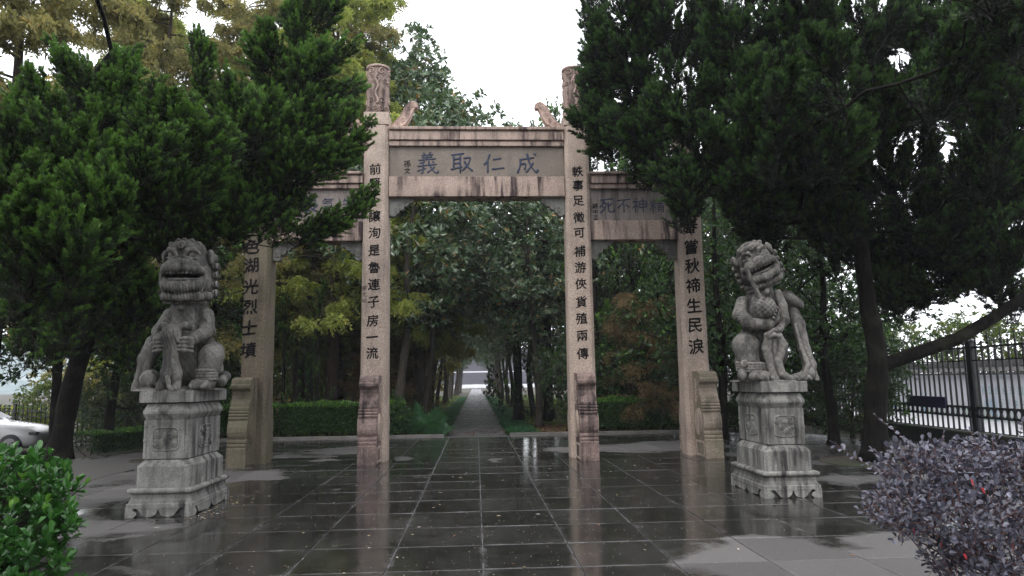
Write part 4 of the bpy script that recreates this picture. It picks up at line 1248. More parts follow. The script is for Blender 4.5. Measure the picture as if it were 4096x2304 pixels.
class Skel:
    """A branching skeleton grown towards target points, thickest at the base."""
    def __init__(self, trunk, r0, r1, seed=0):
        self.rs = np.random.RandomState(seed)
        t = np.asarray(trunk, float)
        self.P = [p for p in t]
        self.par = [-1] + list(range(len(t) - 1))
        self.chains = [list(range(len(t)))]
        self.min = {i: r0 + (r1 - r0) * i / max(1, len(t) - 1) for i in range(len(t))}
    def grow(self, targets, seg=0.45, lift=0.25, low=0.0, jit=0.06, down=0.0):
        base = np.array(self.P[0])
        T = np.asarray(targets, float)
        T = T[np.argsort(np.linalg.norm(T - np.array(self.P[len(self.chains[0]) // 2]), axis=1))]
        self.ends = []
        for q in T:
            PP = np.array(self.P)
            d = q - PP
            dist = np.linalg.norm(d, axis=1)
            cost = dist + 0.8 * np.maximum(0, PP[:, 2] - q[2] + low) + 0.02 * np.arange(len(PP)) ** 0
            cost[0] += 99
            j = int(np.argmin(cost))
            n = max(1, int(dist[j] / seg))
            a = PP[j]
            ch = [j]
            for k in range(1, n + 1):
                s = k / n
                p = a + (q - a) * s
                p = p + np.array([0, 0, (lift - down) * dist[j] * (s * (1 - s))]) * 1.0
                if k < n: p = p + self.rs.normal(size=3) * jit * seg * 2
                self.P.append(p); self.par.append(ch[-1]); ch.append(len(self.P) - 1)
            self.chains.append(ch)
            self.ends.append((ch[-1], ch[-2]))
    def build(self, A, tip=0.010, expo=2.4, sides=5, trunk_sides=12, maxr=None, flare=1.5):
        n = len(self.P)
        acc = np.zeros(n)
        r = np.zeros(n)
        for i in range(n - 1, -1, -1):
            r[i] = max(acc[i] ** (1 / expo) if acc[i] > 0 else tip, self.min.get(i, 0))
            if maxr and i not in self.min: r[i] = min(r[i], maxr)
            if self.par[i] >= 0: acc[self.par[i]] += r[i] ** expo if i not in self.min else 0
        self.r = r
        for ci, ch in enumerate(self.chains):
            pts = np.array([self.P[i] for i in ch]); rr = r[ch].copy()
            if ci == 0:
                m = 5
                tt = np.linspace(0, len(pts) - 1, (len(pts) - 1) * m + 1)
                pts = np.stack([np.interp(tt, range(len(pts)), pts[:, k]) for k in range(3)], 1)
                rr = np.interp(tt, range(len(rr)), rr)
                z = pts[:, 2] - pts[0, 2]
                rr = rr * (1 + (flare - 1) * np.exp(-z / 0.22)) * (1 + 0.05 * np.sin(z * 5 + 1))
                k = np.array([.25, .5, .25])
                for _ in range(3):
                    for q in range(3): pts[1:-1, q] = np.convolve(pts[:, q], k, 'valid')
                tube_acc(A, pts, rr, trunk_sides)
            else:
                if len(rr) > 1: rr[0] = min(rr[0], rr[1] * 1.25)
                tube_acc(A, pts, rr, sides if rr.max() < 0.06 else 8, cap=False)

def in_ell(rs, n, c, r, shell=0.35, top=0.0):
    """Points inside an ellipsoid, gathered towards its outside."""
    d = rand_dirs(rs, n)
    if top: d[:, 2] = np.where(rs.rand(n) < top, np.abs(d[:, 2]), d[:, 2])
    rad = (shell + (1 - shell) * rs.rand(n)) ** 0.6
    return np.asarray(c) + d * np.asarray(r) * rad[:, None], d

# ---- juniper: flame-shaped plumes of tiny scale-leaf sprays
def plumes(A, base, axis, length, radius, rs, per=30, nb=7, bl=0.062, bw=0.013, vbase=0.35):
    """base, axis (n,3); length, radius (n,)."""
    n = len(base)
    m = n * per
    B = np.repeat(base, per, 0); X = np.repeat(axis, per, 0); Lp = np.repeat(length, per)[:, None]; R = np.repeat(radius, per)[:, None]
    t = rs.rand(m, 1) ** 0.85
    prof = (1 - t) ** 0.9 * np.minimum(1, 0.3 + t * 3.5) * (0.8 + 0.25 * np.sin(t * 19 + np.repeat(rs.uniform(0, 6, n), per)[:, None]))
    rad = rand_dirs(rs, m); rad = unit(rad - X * np.sum(rad * X, 1, keepdims=True))
    k = np.sqrt(rs.rand(m, 1))
    P = B + X * t * Lp + rad * R * prof * k
    D = unit(X * 1.1 + rad * (0.2 + 0.6 * k) + 0.25 * rand_dirs(rs, m) + np.array([0, 0, 0.15]))
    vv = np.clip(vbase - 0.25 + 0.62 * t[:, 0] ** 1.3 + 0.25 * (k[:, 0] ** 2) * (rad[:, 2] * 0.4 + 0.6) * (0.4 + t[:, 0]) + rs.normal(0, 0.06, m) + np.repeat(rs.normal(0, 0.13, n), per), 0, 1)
    P2 = np.repeat(P, nb, 0) + rand_dirs(rs, m * nb) * 0.012; D2 = unit(np.repeat(D, nb, 0) + 0.42 * rand_dirs(rs, m * nb))
    v2 = np.clip(np.repeat(vv, nb) + rs.normal(0, 0.05, m * nb), 0, 1)
    blades(A, P2, D2, bl * (0.6 + 0.7 * rs.rand(m * nb)), bw * (0.7 + 0.6 * rs.rand(m * nb)), rs, v2)

def juniper_crown(lobes, rs, A, per, blade, bw, dens=1.0, lean=0.5, plume=(0.5, 0.16), up=0.9):
    """lobes: (centre, (rx, ry, rz), plume count, out-direction or None). Returns plume bases for the limbs."""
    bases = []
    for (c, r, n, dirn) in lobes:
        n = max(4, int(n * dens))
        P, d = in_ell(rs, n, c, r, 0.45, 0.25)
        ax = unit(d * lean * np.array([1, 1, 0.7]) + np.array([0, 0, up]) + (0 if dirn is None else np.asarray(dirn)) + 0.22 * rand_dirs(rs, n))
        L = plume[0] * (0.6 + 0.8 * rs.rand(n)); R = plume[1] * (0.7 + 0.6 * rs.rand(n))
        base = P - ax * (L * 0.5)[:, None]
        plumes(A, base, ax, L, R, rs, per, 7, blade, bw)
        bases.append(base)
    return np.concatenate(bases)

def juniper_branch(seed, leafm, tall=1.0):
    """One flame-shaped branch about a metre long, growing along +Z: twigs dressed with fine sprays."""
    rs = np.random.RandomState(seed)
    A = Acc()
    n = 34
    t = np.sort(rs.rand(n) ** 0.8) * 0.86
    a = np.arange(n) * 2.4 + rs.uniform(0, 1, n)
    w = 0.24 * np.minimum(1, 0.35 + 2.2 * t) * (1.05 - t) ** 0.8
    bend = 0.06 * np.sin(t * 3 + seed)
    stem = np.stack([bend, 0 * t, t * tall], 1)
    out = np.stack([np.cos(a), np.sin(a), 0 * a], 1)
    ax = unit(out * (0.75 * (1.1 - t))[:, None] + np.array([0, 0, 1.0]) + 0.15 * rand_dirs(rs, n))
    base = stem + out * (w * rs.uniform(0.1, 1.0, n))[:, None]
    L = 0.20 + 0.20 * rs.rand(n) * (1.2 - 0.5 * t); R = 0.05 + 0.03 * rs.rand(n)
    base = np.concatenate([base, [[0.06 * sin(3 + seed), 0, 0.80 * tall]]]); ax = np.concatenate([ax, [[0, 0, 1.0]]])
    L = np.append(L, 0.30); R = np.append(R, 0.06)
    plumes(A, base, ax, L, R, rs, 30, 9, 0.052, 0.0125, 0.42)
    zt = np.linspace(-0.06, 0.9, 7)
    tube_acc(A, np.stack([0.06 * np.sin(np.maximum(zt, 0) * 3 + seed) * (zt > 0), 0 * zt, zt * tall], 1), np.linspace(0.009, 0.003, 7), 4, 0.005, cap=False)
    for b, x, l in zip(base[:-1], ax[:-1], L[:-1]):
        s0 = np.array([0, 0, max(0.0, b[2] - 0.10)])
        tube_acc(A, np.stack([s0, b, b + x * l * 0.6]), (0.006, 0.004, 0.002), 3, 0.005, cap=False)
    return A.mesh('branch', leafm)

def place_branches(parent, origin, lobes, protos, rs, dens=0.28, lean=0.5, up=0.8, smin=0.6, smax=1.15):
    """Sets branch copies (shared meshes) into the lobes of a crown; returns their feet."""
    feet = []
    for (c, r, n, dirn) in lobes:
        n = max(2, int(round(n * dens)))
        P, d = in_ell(rs, n, c, np.asarray(r) * 0.80, 0.35, 0.2)
        ax = unit(d * lean * np.array([1, 1, 0.7]) + np.array([0, 0, up]) + (0 if dirn is None else np.asarray(dirn)) + 0.18 * rand_dirs(rs, n))
        cap = min(1.0, 0.55 + 1.1 * min(r))
        for p, x in zip(P, ax):
            sc = rs.uniform(smin, smax) * cap
            foot = p - x * 0.5 * sc
            q = Vector(x).to_track_quat('Z', 'Y') @ Matrix.Rotation(rs.uniform(0, 2 * pi), 3, 'Z').to_quaternion()
            o = link('branch', protos[rs.randint(len(protos))], parent)
            o.location = Vector(foot - np.asarray(origin)); o.rotation_mode = 'QUATERNION'; o.rotation_quaternion = q
            o.scale = (sc, sc, sc)
            feet.append(foot)
    return np.array(feet)

def tree_thing(name, label, cat, tm, cm, loc, rz=0.0, sc=1.0, group=None, tilt=(0, 0)):
    t = thing(name, label, cat, loc, rz, group)
    t.rotation_euler = (tilt[0], tilt[1], rz)
    t.scale = (sc, sc, sc)
    link('trunk', tm, t)
    link('crown', cm, t)
    return t

# ---- broad-leaved evergreen with leaf rosettes
def broadleaf(seed, H, cb, rad, n_tw, leafm, barkm, ll=0.15, lw=0.055, ros=4, per=7, r0=0.16, lean=(0, 0), top_bias=0.3, droop=0.1, shape=1.0, shell=0.5, round_=False, lowdense=0.0, brown=0.04):
    rs = np.random.RandomState(seed)
    trunk = [(lean[0] * (z / H) ** 1.3 * H + 0.10 * sin(z * 1.3 + seed), lean[1] * (z / H) ** 1.3 * H + 0.10 * cos(z * 1.1 + seed), z) for z in np.linspace(0, H * 0.86, 9)]
    zc = (H + cb) / 2
    d = rand_dirs(rs, n_tw)
    rr = (shell + (1 - shell) * rs.rand(n_tw)) ** 0.5
    lump = 1 + 0.22 * np.sin(d[:, 0] * 5 + seed) * np.sin(d[:, 1] * 4 + 2 * seed) + 0.16 * np.sin(d[:, 2] * 7 + seed)
    z = zc + d[:, 2] * (H - cb) / 2 * rr * lump
    taper = np.where(d[:, 2] > 0, (1 - 0.35 * shape * d[:, 2]), 1.0)
    f = np.clip(z / H, 0, 1)[:, None] ** 1.3 * H
    T = np.stack([d[:, 0] * rad * rr * lump * taper, d[:, 1] * rad * rr * lump * taper, z], 1) + f * np.array([lean[0], lean[1], 0])
    sk = Skel(trunk, r0, r0 * 0.25, seed)
    sk.grow(T, 0.6, 0.22, 0.0, 0.07)
    TA = Acc(); sk.build(TA, 0.009, 2.35, 4, 12)
    ends = np.array([[sk.P[a], sk.P[b]] for a, b in sk.ends])
    tipd = unit(ends[:, 0] - ends[:, 1])
    E = np.repeat(ends[:, 0], ros, 0); TD = np.repeat(tipd, ros, 0)
    n = len(E)
    ax = unit(TD * 0.6 + 0.8 * rand_dirs(rs, n) + np.array([0, 0, top_bias]))
    C = E + ax * (0.14 + 0.22 * rs.rand(n, 1)) * (ll / 0.15)
    CA = Acc()
    m = n * per
    X = np.repeat(ax, per, 0)
    ra = rand_dirs(rs, m); ra = unit(ra - X * np.sum(ra * X, 1, keepdims=True))
    D = unit(ra * (0.75 + 0.4 * rs.rand(m, 1)) + X * (0.1 + 0.9 * rs.rand(m, 1)) - np.array([0, 0, droop]))
    P = np.repeat(C, per, 0) - X * 0.05 * rs.rand(m, 1) * ll / 0.15
    v = np.clip(rs.rand(m) * 0.72 + np.repeat(rs.normal(0.0, 0.12, n), per), 0, 0.85)
    v = np.where(rs.rand(m) < brown, 1.0, v)
    (ovals if round_ else leaves)(CA, P, D, ll * (0.65 + 0.6 * rs.rand(m)), lw * (0.7 + 0.6 * rs.rand(m)), rs, v, up=X)
    return TA.mesh('trunk', barkm, True), CA.mesh('crown', leafm)

# ---- dawn redwood: straight trunk, long side branches hung with feathery sprays
def redwood(seed, H, cb, rad, nbr, leafm, barkm, per=46, r0=0.24, ll=0.13, lw=0.042, droop=0.9, bare=9, cone=0.75):
    rs = np.random.RandomState(seed)
    TA, CA = Acc(), Acc()
    zt = np.linspace(0, H, 16)
    trunk = np.stack([0.08 * np.sin(zt * 0.5 + seed), 0.08 * np.cos(zt * 0.4 + seed), zt], 1)
    tube_acc(TA, trunk, r0 * (1 - 0.93 * zt / H) * (1 + 0.7 * np.exp(-zt / 0.3) * 0.6), 12)
    Ps, Ds = [], []
    for k in range(nbr + bare):
        dead = k >= nbr
        z = rs.uniform(1.8, cb + 1.5) if dead else cb + (H - cb) * ((k + rs.rand()) / nbr) ** 1.1
        a = rs.uniform(0, 2 * pi)
        f = (z - cb) / (H - cb)
        L = rs.uniform(0.6, 1.7) if dead else rad * (1 - cone * max(f, 0)) * rs.uniform(0.75, 1.15)
        n = 7
        s = np.linspace(0, 1, n)
        out = np.array([cos(a), sin(a), 0])
        lift = rs.uniform(0.15, 0.6) * (0.4 + max(f, 0))
        pts = np.array([0, 0, z]) + out * (L * s)[:, None] + np.array([0, 0, 1]) * (L * lift * s - 0.35 * L * s ** 2)[:, None] + rs.normal(size=(n, 3)) * 0.03 * L * s[:, None]
        tube_acc(TA, pts, (0.035 if not dead else 0.018) * (L / 2.5) ** 0.5 * (1 - 0.8 * s) + 0.004, 5, cap=False)
        nt = 4 if dead else int(5 + L * 3.2)
        for q in range(nt):
            s0 = rs.uniform(0.15, 1.0)
            b = np.array([np.interp(s0, s, pts[:, i]) for i in range(3)])
            da = a + rs.choice([-1, 1]) * rs.uniform(0.4, 1.2)
            l2 = rs.uniform(0.3, 0.8) * (0.5 + L / 4)
            tp = b + np.array([cos(da), sin(da), 0.0]) * l2 + np.array([0, 0, rs.uniform(-0.35, 0.15) * l2])
            tube_acc(TA, np.stack([b, (b + tp) / 2 + np.array([0, 0, 0.05 * l2]), tp]), (0.009, 0.007, 0.004), 3, cap=False)
            if not dead:
                for w in range(3):
                    Ps.append(b + (tp - b) * rs.uniform(0.3, 1.0)); Ds.append(unit(tp - b))
    Ps, Ds = np.array(Ps), np.array(Ds)
    # each anchor carries a hanging frond made of paired leaflets
    nf = per // 12
    B = np.repeat(Ps, nf, 0); G = np.repeat(Ds, nf, 0)
    m = len(B)
    fd = unit(G * 0.5 + 0.8 * rand_dirs(rs, m) * np.array([1, 1, 0.4]) + np.array([0, 0, -droop]) * rs.rand(m, 1))
    fl = 0.22 + 0.28 * rs.rand(m, 1)
    nl = 12
    t = (np.arange(nl) / nl)[None, :, None]
    C = B[:, None, :] + fd[:, None, :] * fl[:, None, :] * t + np.array([0, 0, -0.10]) * t ** 2
    sd = unit(np.cross(fd, rand_dirs(rs, m)))[:, None, :] * np.where(np.arange(nl) % 2, 1, -1)[None, :, None]
    D = unit(sd + fd[:, None, :] * 0.45 + 0.25 * rs.normal(size=(m, nl, 3)) + np.array([0, 0, -0.25])).reshape(-1, 3)
    v = np.clip(np.repeat(rs.rand(m) * 0.8 + 0.05, nl) + rs.normal(0, 0.08, m * nl), 0, 1)
    leaves(CA, C.reshape(-1, 3), D, ll * (0.6 + 0.6 * rs.rand(m * nl)), lw, rs, v, droop=0.1)
    return TA.mesh('trunk', barkm, True), CA.mesh('crown', leafm)

# ---- clipped hedge block
def hedge_mesh(seed, L, Dp, H, n, leafm, barkm, ll=0.05, lw=0.022, gap=0.30):
    rs = np.random.RandomState(seed)
    A = Acc()
    # leaves gather on the clipped shell; thinner towards the feet
    k = rs.rand(n)
    top = k < 0.30
    x = rs.uniform(-L / 2, L / 2, n)
    z = np.where(top, H - 0.03 * rs.rand(n), H - (H - gap) * rs.rand(n) ** 1.25)
    y = np.where(top, rs.uniform(-Dp / 2, Dp / 2, n), rs.choice([-1, 1], n, p=[0.75, 0.25]) * Dp / 2 * (1 - 0.35 * rs.rand(n) ** 2))
    bump = 0.03 * np.sin(x * 3.1 + seed) + 0.02 * np.sin(x * 9 + 1) + rs.normal(0, 0.025, n)
    z = np.where(top, z + bump, z)
    y = y + np.where(top, 0, np.sign(y) * bump)
    P = np.stack([x, y, z], 1)
    out = np.where(top[:, None], np.array([0, 0, 1.0]), np.stack([np.zeros(n), np.sign(y), 0.3 * np.ones(n)], 1))
    D = unit(out + 0.9 * rand_dirs(rs, n))
    v = np.clip(rs.rand(n) * 0.7 + np.where(z > H - 0.07, 0.38, 0.0) + rs.normal(0, 0.05, n), 0, 1)  # top leaves painted lighter, for new growth and for light from above
    leaves(A, P, D, ll * (0.6 + 0.8 * rs.rand(n)), lw * (0.7 + 0.6 * rs.rand(n)), rs, v, up=out)
    B = Acc()
    for i in range(int(L * 5)):
        x0 = rs.uniform(-L / 2, L / 2); y0 = rs.uniform(-Dp / 4, Dp / 4)
        for j in range(4):
            tp = np.array([x0 + rs.uniform(-0.3, 0.3), y0 + rs.uniform(-Dp / 2, Dp / 2) * 0.9, H * rs.uniform(0.6, 0.97)])
            md = np.array([x0, y0, 0]) * 0.5 + tp * 0.5 + rs.normal(size=3) * 0.05
            tube_acc(B, np.array([[x0, y0, -0.05], md, tp]), (0.012, 0.008, 0.004), 4, cap=False)
    return B.mesh('stems', barkm, True), A.mesh('foliage', leafm)

def hedge(label, loc, rz, m, sc=(1, 1, 1), group=None, name='hedge'):
    t = thing(name, label, 'hedge', loc, rz, group)
    t.scale = sc
    link('stems', m[0], t); link('foliage', m[1], t)
    return t

def tubes_near(A, pts, r0, r1, sides=5):
    tube_acc(A, pts, np.linspace(r0, r1, len(pts)), sides, cap=False)

# ================================================================ the big junipers by the gate
rs = np.random.RandomState(21)
def world_tree(name, label, cat, base, sk, A, leafm, barkm, group=None, tip=0.008, **kw):
    TA = Acc(); sk.build(TA, tip, 2.2, 5, 14, **kw)
    t = thing(name, label, cat, base, 0, group)
    m1, m2 = TA.mesh('trunk', barkm, True), A.mesh('crown', leafm)
    off = Matrix.Translation((-base[0], -base[1], -base[2]))
    m1.transform(off); m2.transform(off)
    link('trunk', m1, t); link('crown', m2, t)
    return t

# left juniper: crown hangs over the lion and the left bay of the gate
LB = (-9.35, 16.6, -0.08)
lobesL = [
 ((-2.80, 11.60, 7.66), (0.59, 0.7, 0.72), 48, (0.35, 0, 0.2)),
 ((-2.64, 11.40, 6.54), (0.48, 0.8, 0.64), 44, (0.45, 0, 0)),
 ((-3.24, 11.80, 6.89), (0.53, 0.8, 1.00), 44, None),
 ((-2.97, 11.40, 5.67), (0.77, 0.8, 0.58), 46, (0.2, 0, 0)),
 ((-2.22, 11.20, 5.40), (0.28, 0.4, 0.44), 26, (0.5, 0, 0.1)),
 ((-2.73, 11.00, 4.94), (0.56, 0.6, 0.19), 28, (0.2, 0, 0)),
 ((-2.12, 10.80, 4.04), (0.37, 0.35, 0.07), 18, (1.3, 0, -0.1)),
 ((-1.78, 10.80, 4.31), (0.10, 0.2, 0.09), 12, (0.8, 0, 0.3)),
 ((-2.68, 10.90, 3.95), (0.55, 0.45, 0.09), 24, (0.8, 0, -0.1)),
 ((-3.00, 11.00, 4.49), (0.31, 0.5, 0.25), 26, None),
 ((-4.07, 11.20, 5.87), (0.57, 0.9, 0.76), 48, None),
 ((-4.49, 11.20, 6.68), (0.18, 0.3, 0.60), 20, (0, 0, 0.6)),
 ((-3.72, 11.00, 4.88), (0.74, 0.9, 0.56), 50, None),
 ((-3.51, 10.80, 4.19), (0.61, 0.7, 0.27), 36, None),
 ((-4.48, 10.40, 4.33), (0.53, 0.7, 0.44), 36, None),
 ((-5.23, 10.60, 5.69), (0.60, 0.8, 0.54), 42, None),
 ((-5.93, 10.80, 6.42), (0.46, 0.6, 0.40), 28, None),
 ((-6.31, 10.80, 6.61), (0.15, 0.3, 0.27), 10, (0, 0, 0.5)),
 ((-5.68, 10.80, 6.81), (0.12, 0.3, 0.24), 9, (0, 0, 0.5)),
 ((-4.76, 10.80, 5.32), (0.49, 0.7, 0.55), 34, None),
 ((-5.69, 10.20, 5.17), (0.63, 0.8, 0.46), 42, None),
 ((-6.37, 10.20, 5.29), (0.52, 0.8, 0.35), 30, (-0.2, 0, 0)),
 ((-5.22, 8.20, 4.09), (0.54, 0.8, 0.32), 34, None),
 ((-4.49, 8.20, 3.85), (0.60, 0.7, 0.30), 36, None),
 ((-4.38, 7.20, 3.21), (0.49, 0.6, 0.27), 42, (0, -0.2, 0)),
 ((-3.85, 7.40, 3.35), (0.29, 0.5, 0.21), 34, (0.1, -0.2, 0)),
 ((-4.39, 7.00, 2.85), (0.36, 0.5, 0.24), 30, (-0.1, 0, 0)),
 ((-4.02, 7.20, 2.96), (0.37, 0.5, 0.25), 28, (-0.1, 0, 0)),
 ((-4.54, 10.20, 3.75), (0.46, 0.5, 0.23), 26, None),
 ((-3.83, 10.40, 3.85), (0.53, 0.5, 0.18), 22, None),
]
over = [((-5.32, 8.60, 2.75), (0.6, 0.4, 0.25), 30, (0, 0, -0.3)), ((-6.91, 12.50, 2.98), (0.9, 0.6, 0.5), 50, None), ((-6.21, 13.00, 3.03), (0.8, 0.6, 0.5), 44, None), ((-8.45, 14.00, 2.54), (0.8, 0.6, 0.5), 36, None), ((-7.04, 15.00, 2.26), (0.6, 0.5, 0.4), 26, None), ((-6.10, 11.50, 3.58), (1.0, 0.6, 0.5), 40, None),
        ((-4.0, 9.0, 4.10), (0.8, 0.45, 0.18), 60, None), ((-4.3, 8.2, 4.25), (0.9, 0.5, 0.25), 50, None), ((-3.9, 9.9, 4.35), (0.8, 0.5, 0.25), 40, None), ((-4.0, 9.2, 4.6), (0.9, 0.7, 0.3), 34, None), ((-3.3, 10.0, 5.2), (0.8, 0.8, 0.4), 28, None), ((-4.4, 6.8, 6.7), (1.7, 1.0, 0.5), 44, None), ((-4.2, 5.4, 5.9), (1.8, 0.9, 0.5), 44, None), ((-6.5, 5.6, 6.2), (1.6, 1.2, 0.6), 40, None), ((-5.0, 8.2, 7.6), (1.8, 1.0, 0.6), 30, None), ((-3.0, 7.4, 7.0), (1.0, 1.0, 0.4), 20, None),
        ((-5.2, 11.4, 4.3), (1.2, 0.8, 0.5), 34, None), ((-7.4, 12.5, 4.2), (1.4, 1.0, 0.9), 44, None), ((-8.6, 14.0, 3.6), (1.2, 1.0, 0.9), 40, None), ((-7.0, 14.5, 3.2), (1.6, 1.0, 0.7), 36, None), ((-5.9, 10.6, 5.4), (1.5, 1.0, 0.9), 34, None), ((-4.1, 10.9, 4.2), (0.9, 0.5, 0.25), 22, None)]
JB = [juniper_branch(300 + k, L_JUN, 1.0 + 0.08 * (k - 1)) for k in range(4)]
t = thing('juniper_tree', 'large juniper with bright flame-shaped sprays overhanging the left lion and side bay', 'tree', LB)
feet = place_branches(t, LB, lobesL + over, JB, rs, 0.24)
sk = Skel([LB, (-8.98, 16.20, 1.36), (-8.44, 15.60, 2.38), (-7.79, 14.80, 3.23), (-6.86, 13.80, 3.89), (-5.70, 12.80, 4.30), (-4.62, 12.10, 4.78), (-3.87, 11.80, 5.39), (-3.40, 11.70, 6.20)], 0.23, 0.06, 3)
sk.grow(np.array([l[0] for l in lobesL + over]), 0.3, 0.15, 0.2, 0.06)
sk.grow(feet, 0.22, 0.1, 0.0, 0.05)
TA = Acc(); sk.build(TA, 0.008, 2.2, 5, 14, maxr=0.09)
m1 = TA.mesh('trunk', BARK, True); m1.transform(Matrix.Translation((-LB[0], -LB[1], -LB[2]))); link('trunk', m1, t)

# right juniper: broad dark crown, heavy limb reaching to the fence
RB = (7.45, 13.1, 0.0)
lobesR = [
 ((2.63, 13.40, 6.57), (0.34, 0.6, 0.57), 40, (-0.1, 0, 0)),
 ((2.56, 14.00, 8.81), (0.36, 0.6, 0.87), 34, (-0.1, 0, 0.3)),
 ((3.07, 13.20, 7.65), (0.60, 0.8, 0.89), 52, (-0.3, 0, 0)),
 ((3.14, 13.00, 8.55), (0.73, 0.9, 0.51), 44, None),
 ((3.18, 12.60, 6.12), (0.64, 0.8, 0.64), 50, (-0.2, 0, 0)),
 ((3.88, 12.60, 8.10), (0.64, 0.9, 0.78), 52, None),
 ((3.85, 12.00, 6.51), (0.74, 0.9, 0.74), 60, None),
 ((3.81, 11.60, 5.20), (0.72, 0.8, 0.52), 54, (-0.2, 0, 0)),
 ((3.45, 11.20, 4.53), (0.32, 0.4, 0.28), 26, (-0.2, 0, 0)),
 ((4.56, 11.60, 7.38), (0.72, 0.9, 0.79), 58, None),
 ((4.52, 11.00, 5.83), (0.74, 0.9, 0.68), 64, None),
 ((4.68, 10.20, 5.33), (0.35, 0.5, 0.40), 40, (-0.1, -0.3, 0)),
 ((4.72, 10.60, 6.34), (0.48, 0.5, 0.36), 34, None),
 ((4.39, 11.00, 4.68), (0.81, 0.8, 0.43), 52, None),
 ((5.40, 10.80, 7.20), (0.67, 0.9, 0.55), 50, None),
 ((5.66, 10.80, 6.17), (0.73, 0.9, 0.61), 56, None),
 ((5.69, 11.00, 5.15), (0.74, 0.9, 0.50), 50, None),
 ((6.75, 11.00, 7.32), (0.68, 0.9, 0.56), 44, None),
 ((6.91, 11.00, 6.05), (0.68, 0.9, 0.56), 44, None),
 ((7.88, 11.00, 7.55), (0.68, 0.9, 0.37), 34, None),
 ((8.15, 11.00, 6.62), (0.68, 0.9, 0.43), 34, None),
 ((8.54, 10.50, 7.29), (0.59, 0.9, 0.41), 30, None),
 ((8.60, 10.50, 5.99), (0.47, 0.9, 0.47), 28, None),
 ((7.19, 11.50, 5.03), (0.78, 0.9, 0.39), 36, None),
 ((8.63, 11.50, 5.10), (0.78, 0.9, 0.45), 32, None),
 ((6.55, 12.00, 4.30), (0.95, 0.9, 0.41), 36, None),
 ((5.25, 12.00, 4.30), (0.61, 0.8, 0.30), 26, None),
 ((8.49, 12.50, 4.26), (0.92, 0.9, 0.49), 36, None),
 ((9.30, 12.00, 3.85), (0.47, 0.8, 0.54), 20, None),
]
overR = [((5.37, 14.50, 9.38), (1.6, 0.8, 1.2), 40, None), ((6.83, 14.80, 8.98), (1.6, 0.9, 1.3), 44, None), ((8.26, 14.80, 9.67), (1.6, 0.9, 1.2), 44, None), ((9.61, 14.80, 9.01), (1.6, 0.9, 1.3), 44, None), ((11.08, 14.80, 9.60), (1.6, 0.9, 1.2), 44, None), ((12.00, 14.50, 8.79), (1.4, 0.9, 1.2), 40, None),
          ((5.72, 14.50, 7.53), (1.5, 0.8, 1.0), 40, None), ((7.10, 14.50, 6.91), (1.5, 0.8, 1.0), 44, None), ((8.62, 14.50, 6.91), (1.5, 0.8, 1.0), 44, None), ((10.18, 14.50, 7.19), (1.5, 0.8, 1.0), 36, None), ((8.51, 14.50, 5.57), (1.5, 0.8, 0.8), 36, None), ((9.73, 14.20, 5.48), (1.4, 0.8, 0.7), 30, None), ((6.91, 14.50, 5.48), (1.3, 0.8, 0.7), 34, None),
          ((5.22, 13.50, 5.38), (1.0, 0.6, 0.5), 22, None), ((5.6, 8.6, 5.4), (1.5, 1.2, 0.6), 36, None), ((4.6, 9.9, 5.0), (1.3, 1.0, 0.5), 30, None), ((7.2, 8.2, 5.8), (1.6, 1.3, 0.7), 30, None), ((10.77, 14.00, 5.08), (1.2, 0.7, 0.7), 30, None), ((8.80, 13.50, 3.98), (1.1, 0.7, 0.5), 26, None), ((9.78, 13.20, 3.61), (0.9, 0.7, 0.45), 20, None), ((7.85, 14.00, 4.08), (1.2, 0.7, 0.5), 26, None), ((6.27, 14.00, 4.42), (0.9, 0.6, 0.4), 20, None), ((10.27, 13.00, 2.87), (0.5, 0.6, 0.3), 8, None), ((2.51, 13.70, 7.45), (0.30, 0.4, 0.5), 20, None), ((2.61, 13.70, 8.13), (0.35, 0.4, 0.5), 18, None), ((5.6, 6.9, 6.0), (1.6, 1.2, 0.6), 30, None)]
rs = np.random.RandomState(57)
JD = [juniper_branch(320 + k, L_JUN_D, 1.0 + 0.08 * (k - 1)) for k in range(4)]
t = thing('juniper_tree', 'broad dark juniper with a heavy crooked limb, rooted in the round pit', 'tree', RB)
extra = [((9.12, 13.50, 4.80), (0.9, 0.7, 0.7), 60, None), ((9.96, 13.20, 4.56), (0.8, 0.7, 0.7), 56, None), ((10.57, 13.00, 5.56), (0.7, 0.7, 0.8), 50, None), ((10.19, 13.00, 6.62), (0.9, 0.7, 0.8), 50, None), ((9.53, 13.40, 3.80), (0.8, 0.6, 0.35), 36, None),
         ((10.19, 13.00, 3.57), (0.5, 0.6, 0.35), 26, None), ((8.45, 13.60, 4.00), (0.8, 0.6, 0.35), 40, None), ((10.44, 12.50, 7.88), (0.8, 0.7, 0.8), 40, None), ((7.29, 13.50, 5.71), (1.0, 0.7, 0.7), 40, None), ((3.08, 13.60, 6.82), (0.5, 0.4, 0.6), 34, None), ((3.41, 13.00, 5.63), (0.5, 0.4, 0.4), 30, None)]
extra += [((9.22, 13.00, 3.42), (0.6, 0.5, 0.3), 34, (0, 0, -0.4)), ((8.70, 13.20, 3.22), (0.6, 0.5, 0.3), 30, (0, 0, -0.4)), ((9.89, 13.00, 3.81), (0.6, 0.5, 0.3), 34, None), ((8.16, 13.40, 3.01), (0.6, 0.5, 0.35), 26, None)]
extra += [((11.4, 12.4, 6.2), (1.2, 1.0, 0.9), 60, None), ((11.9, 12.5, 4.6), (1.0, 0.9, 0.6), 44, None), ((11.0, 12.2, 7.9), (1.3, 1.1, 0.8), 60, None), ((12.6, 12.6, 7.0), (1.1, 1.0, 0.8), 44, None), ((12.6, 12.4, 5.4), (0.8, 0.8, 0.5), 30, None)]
overR += extra
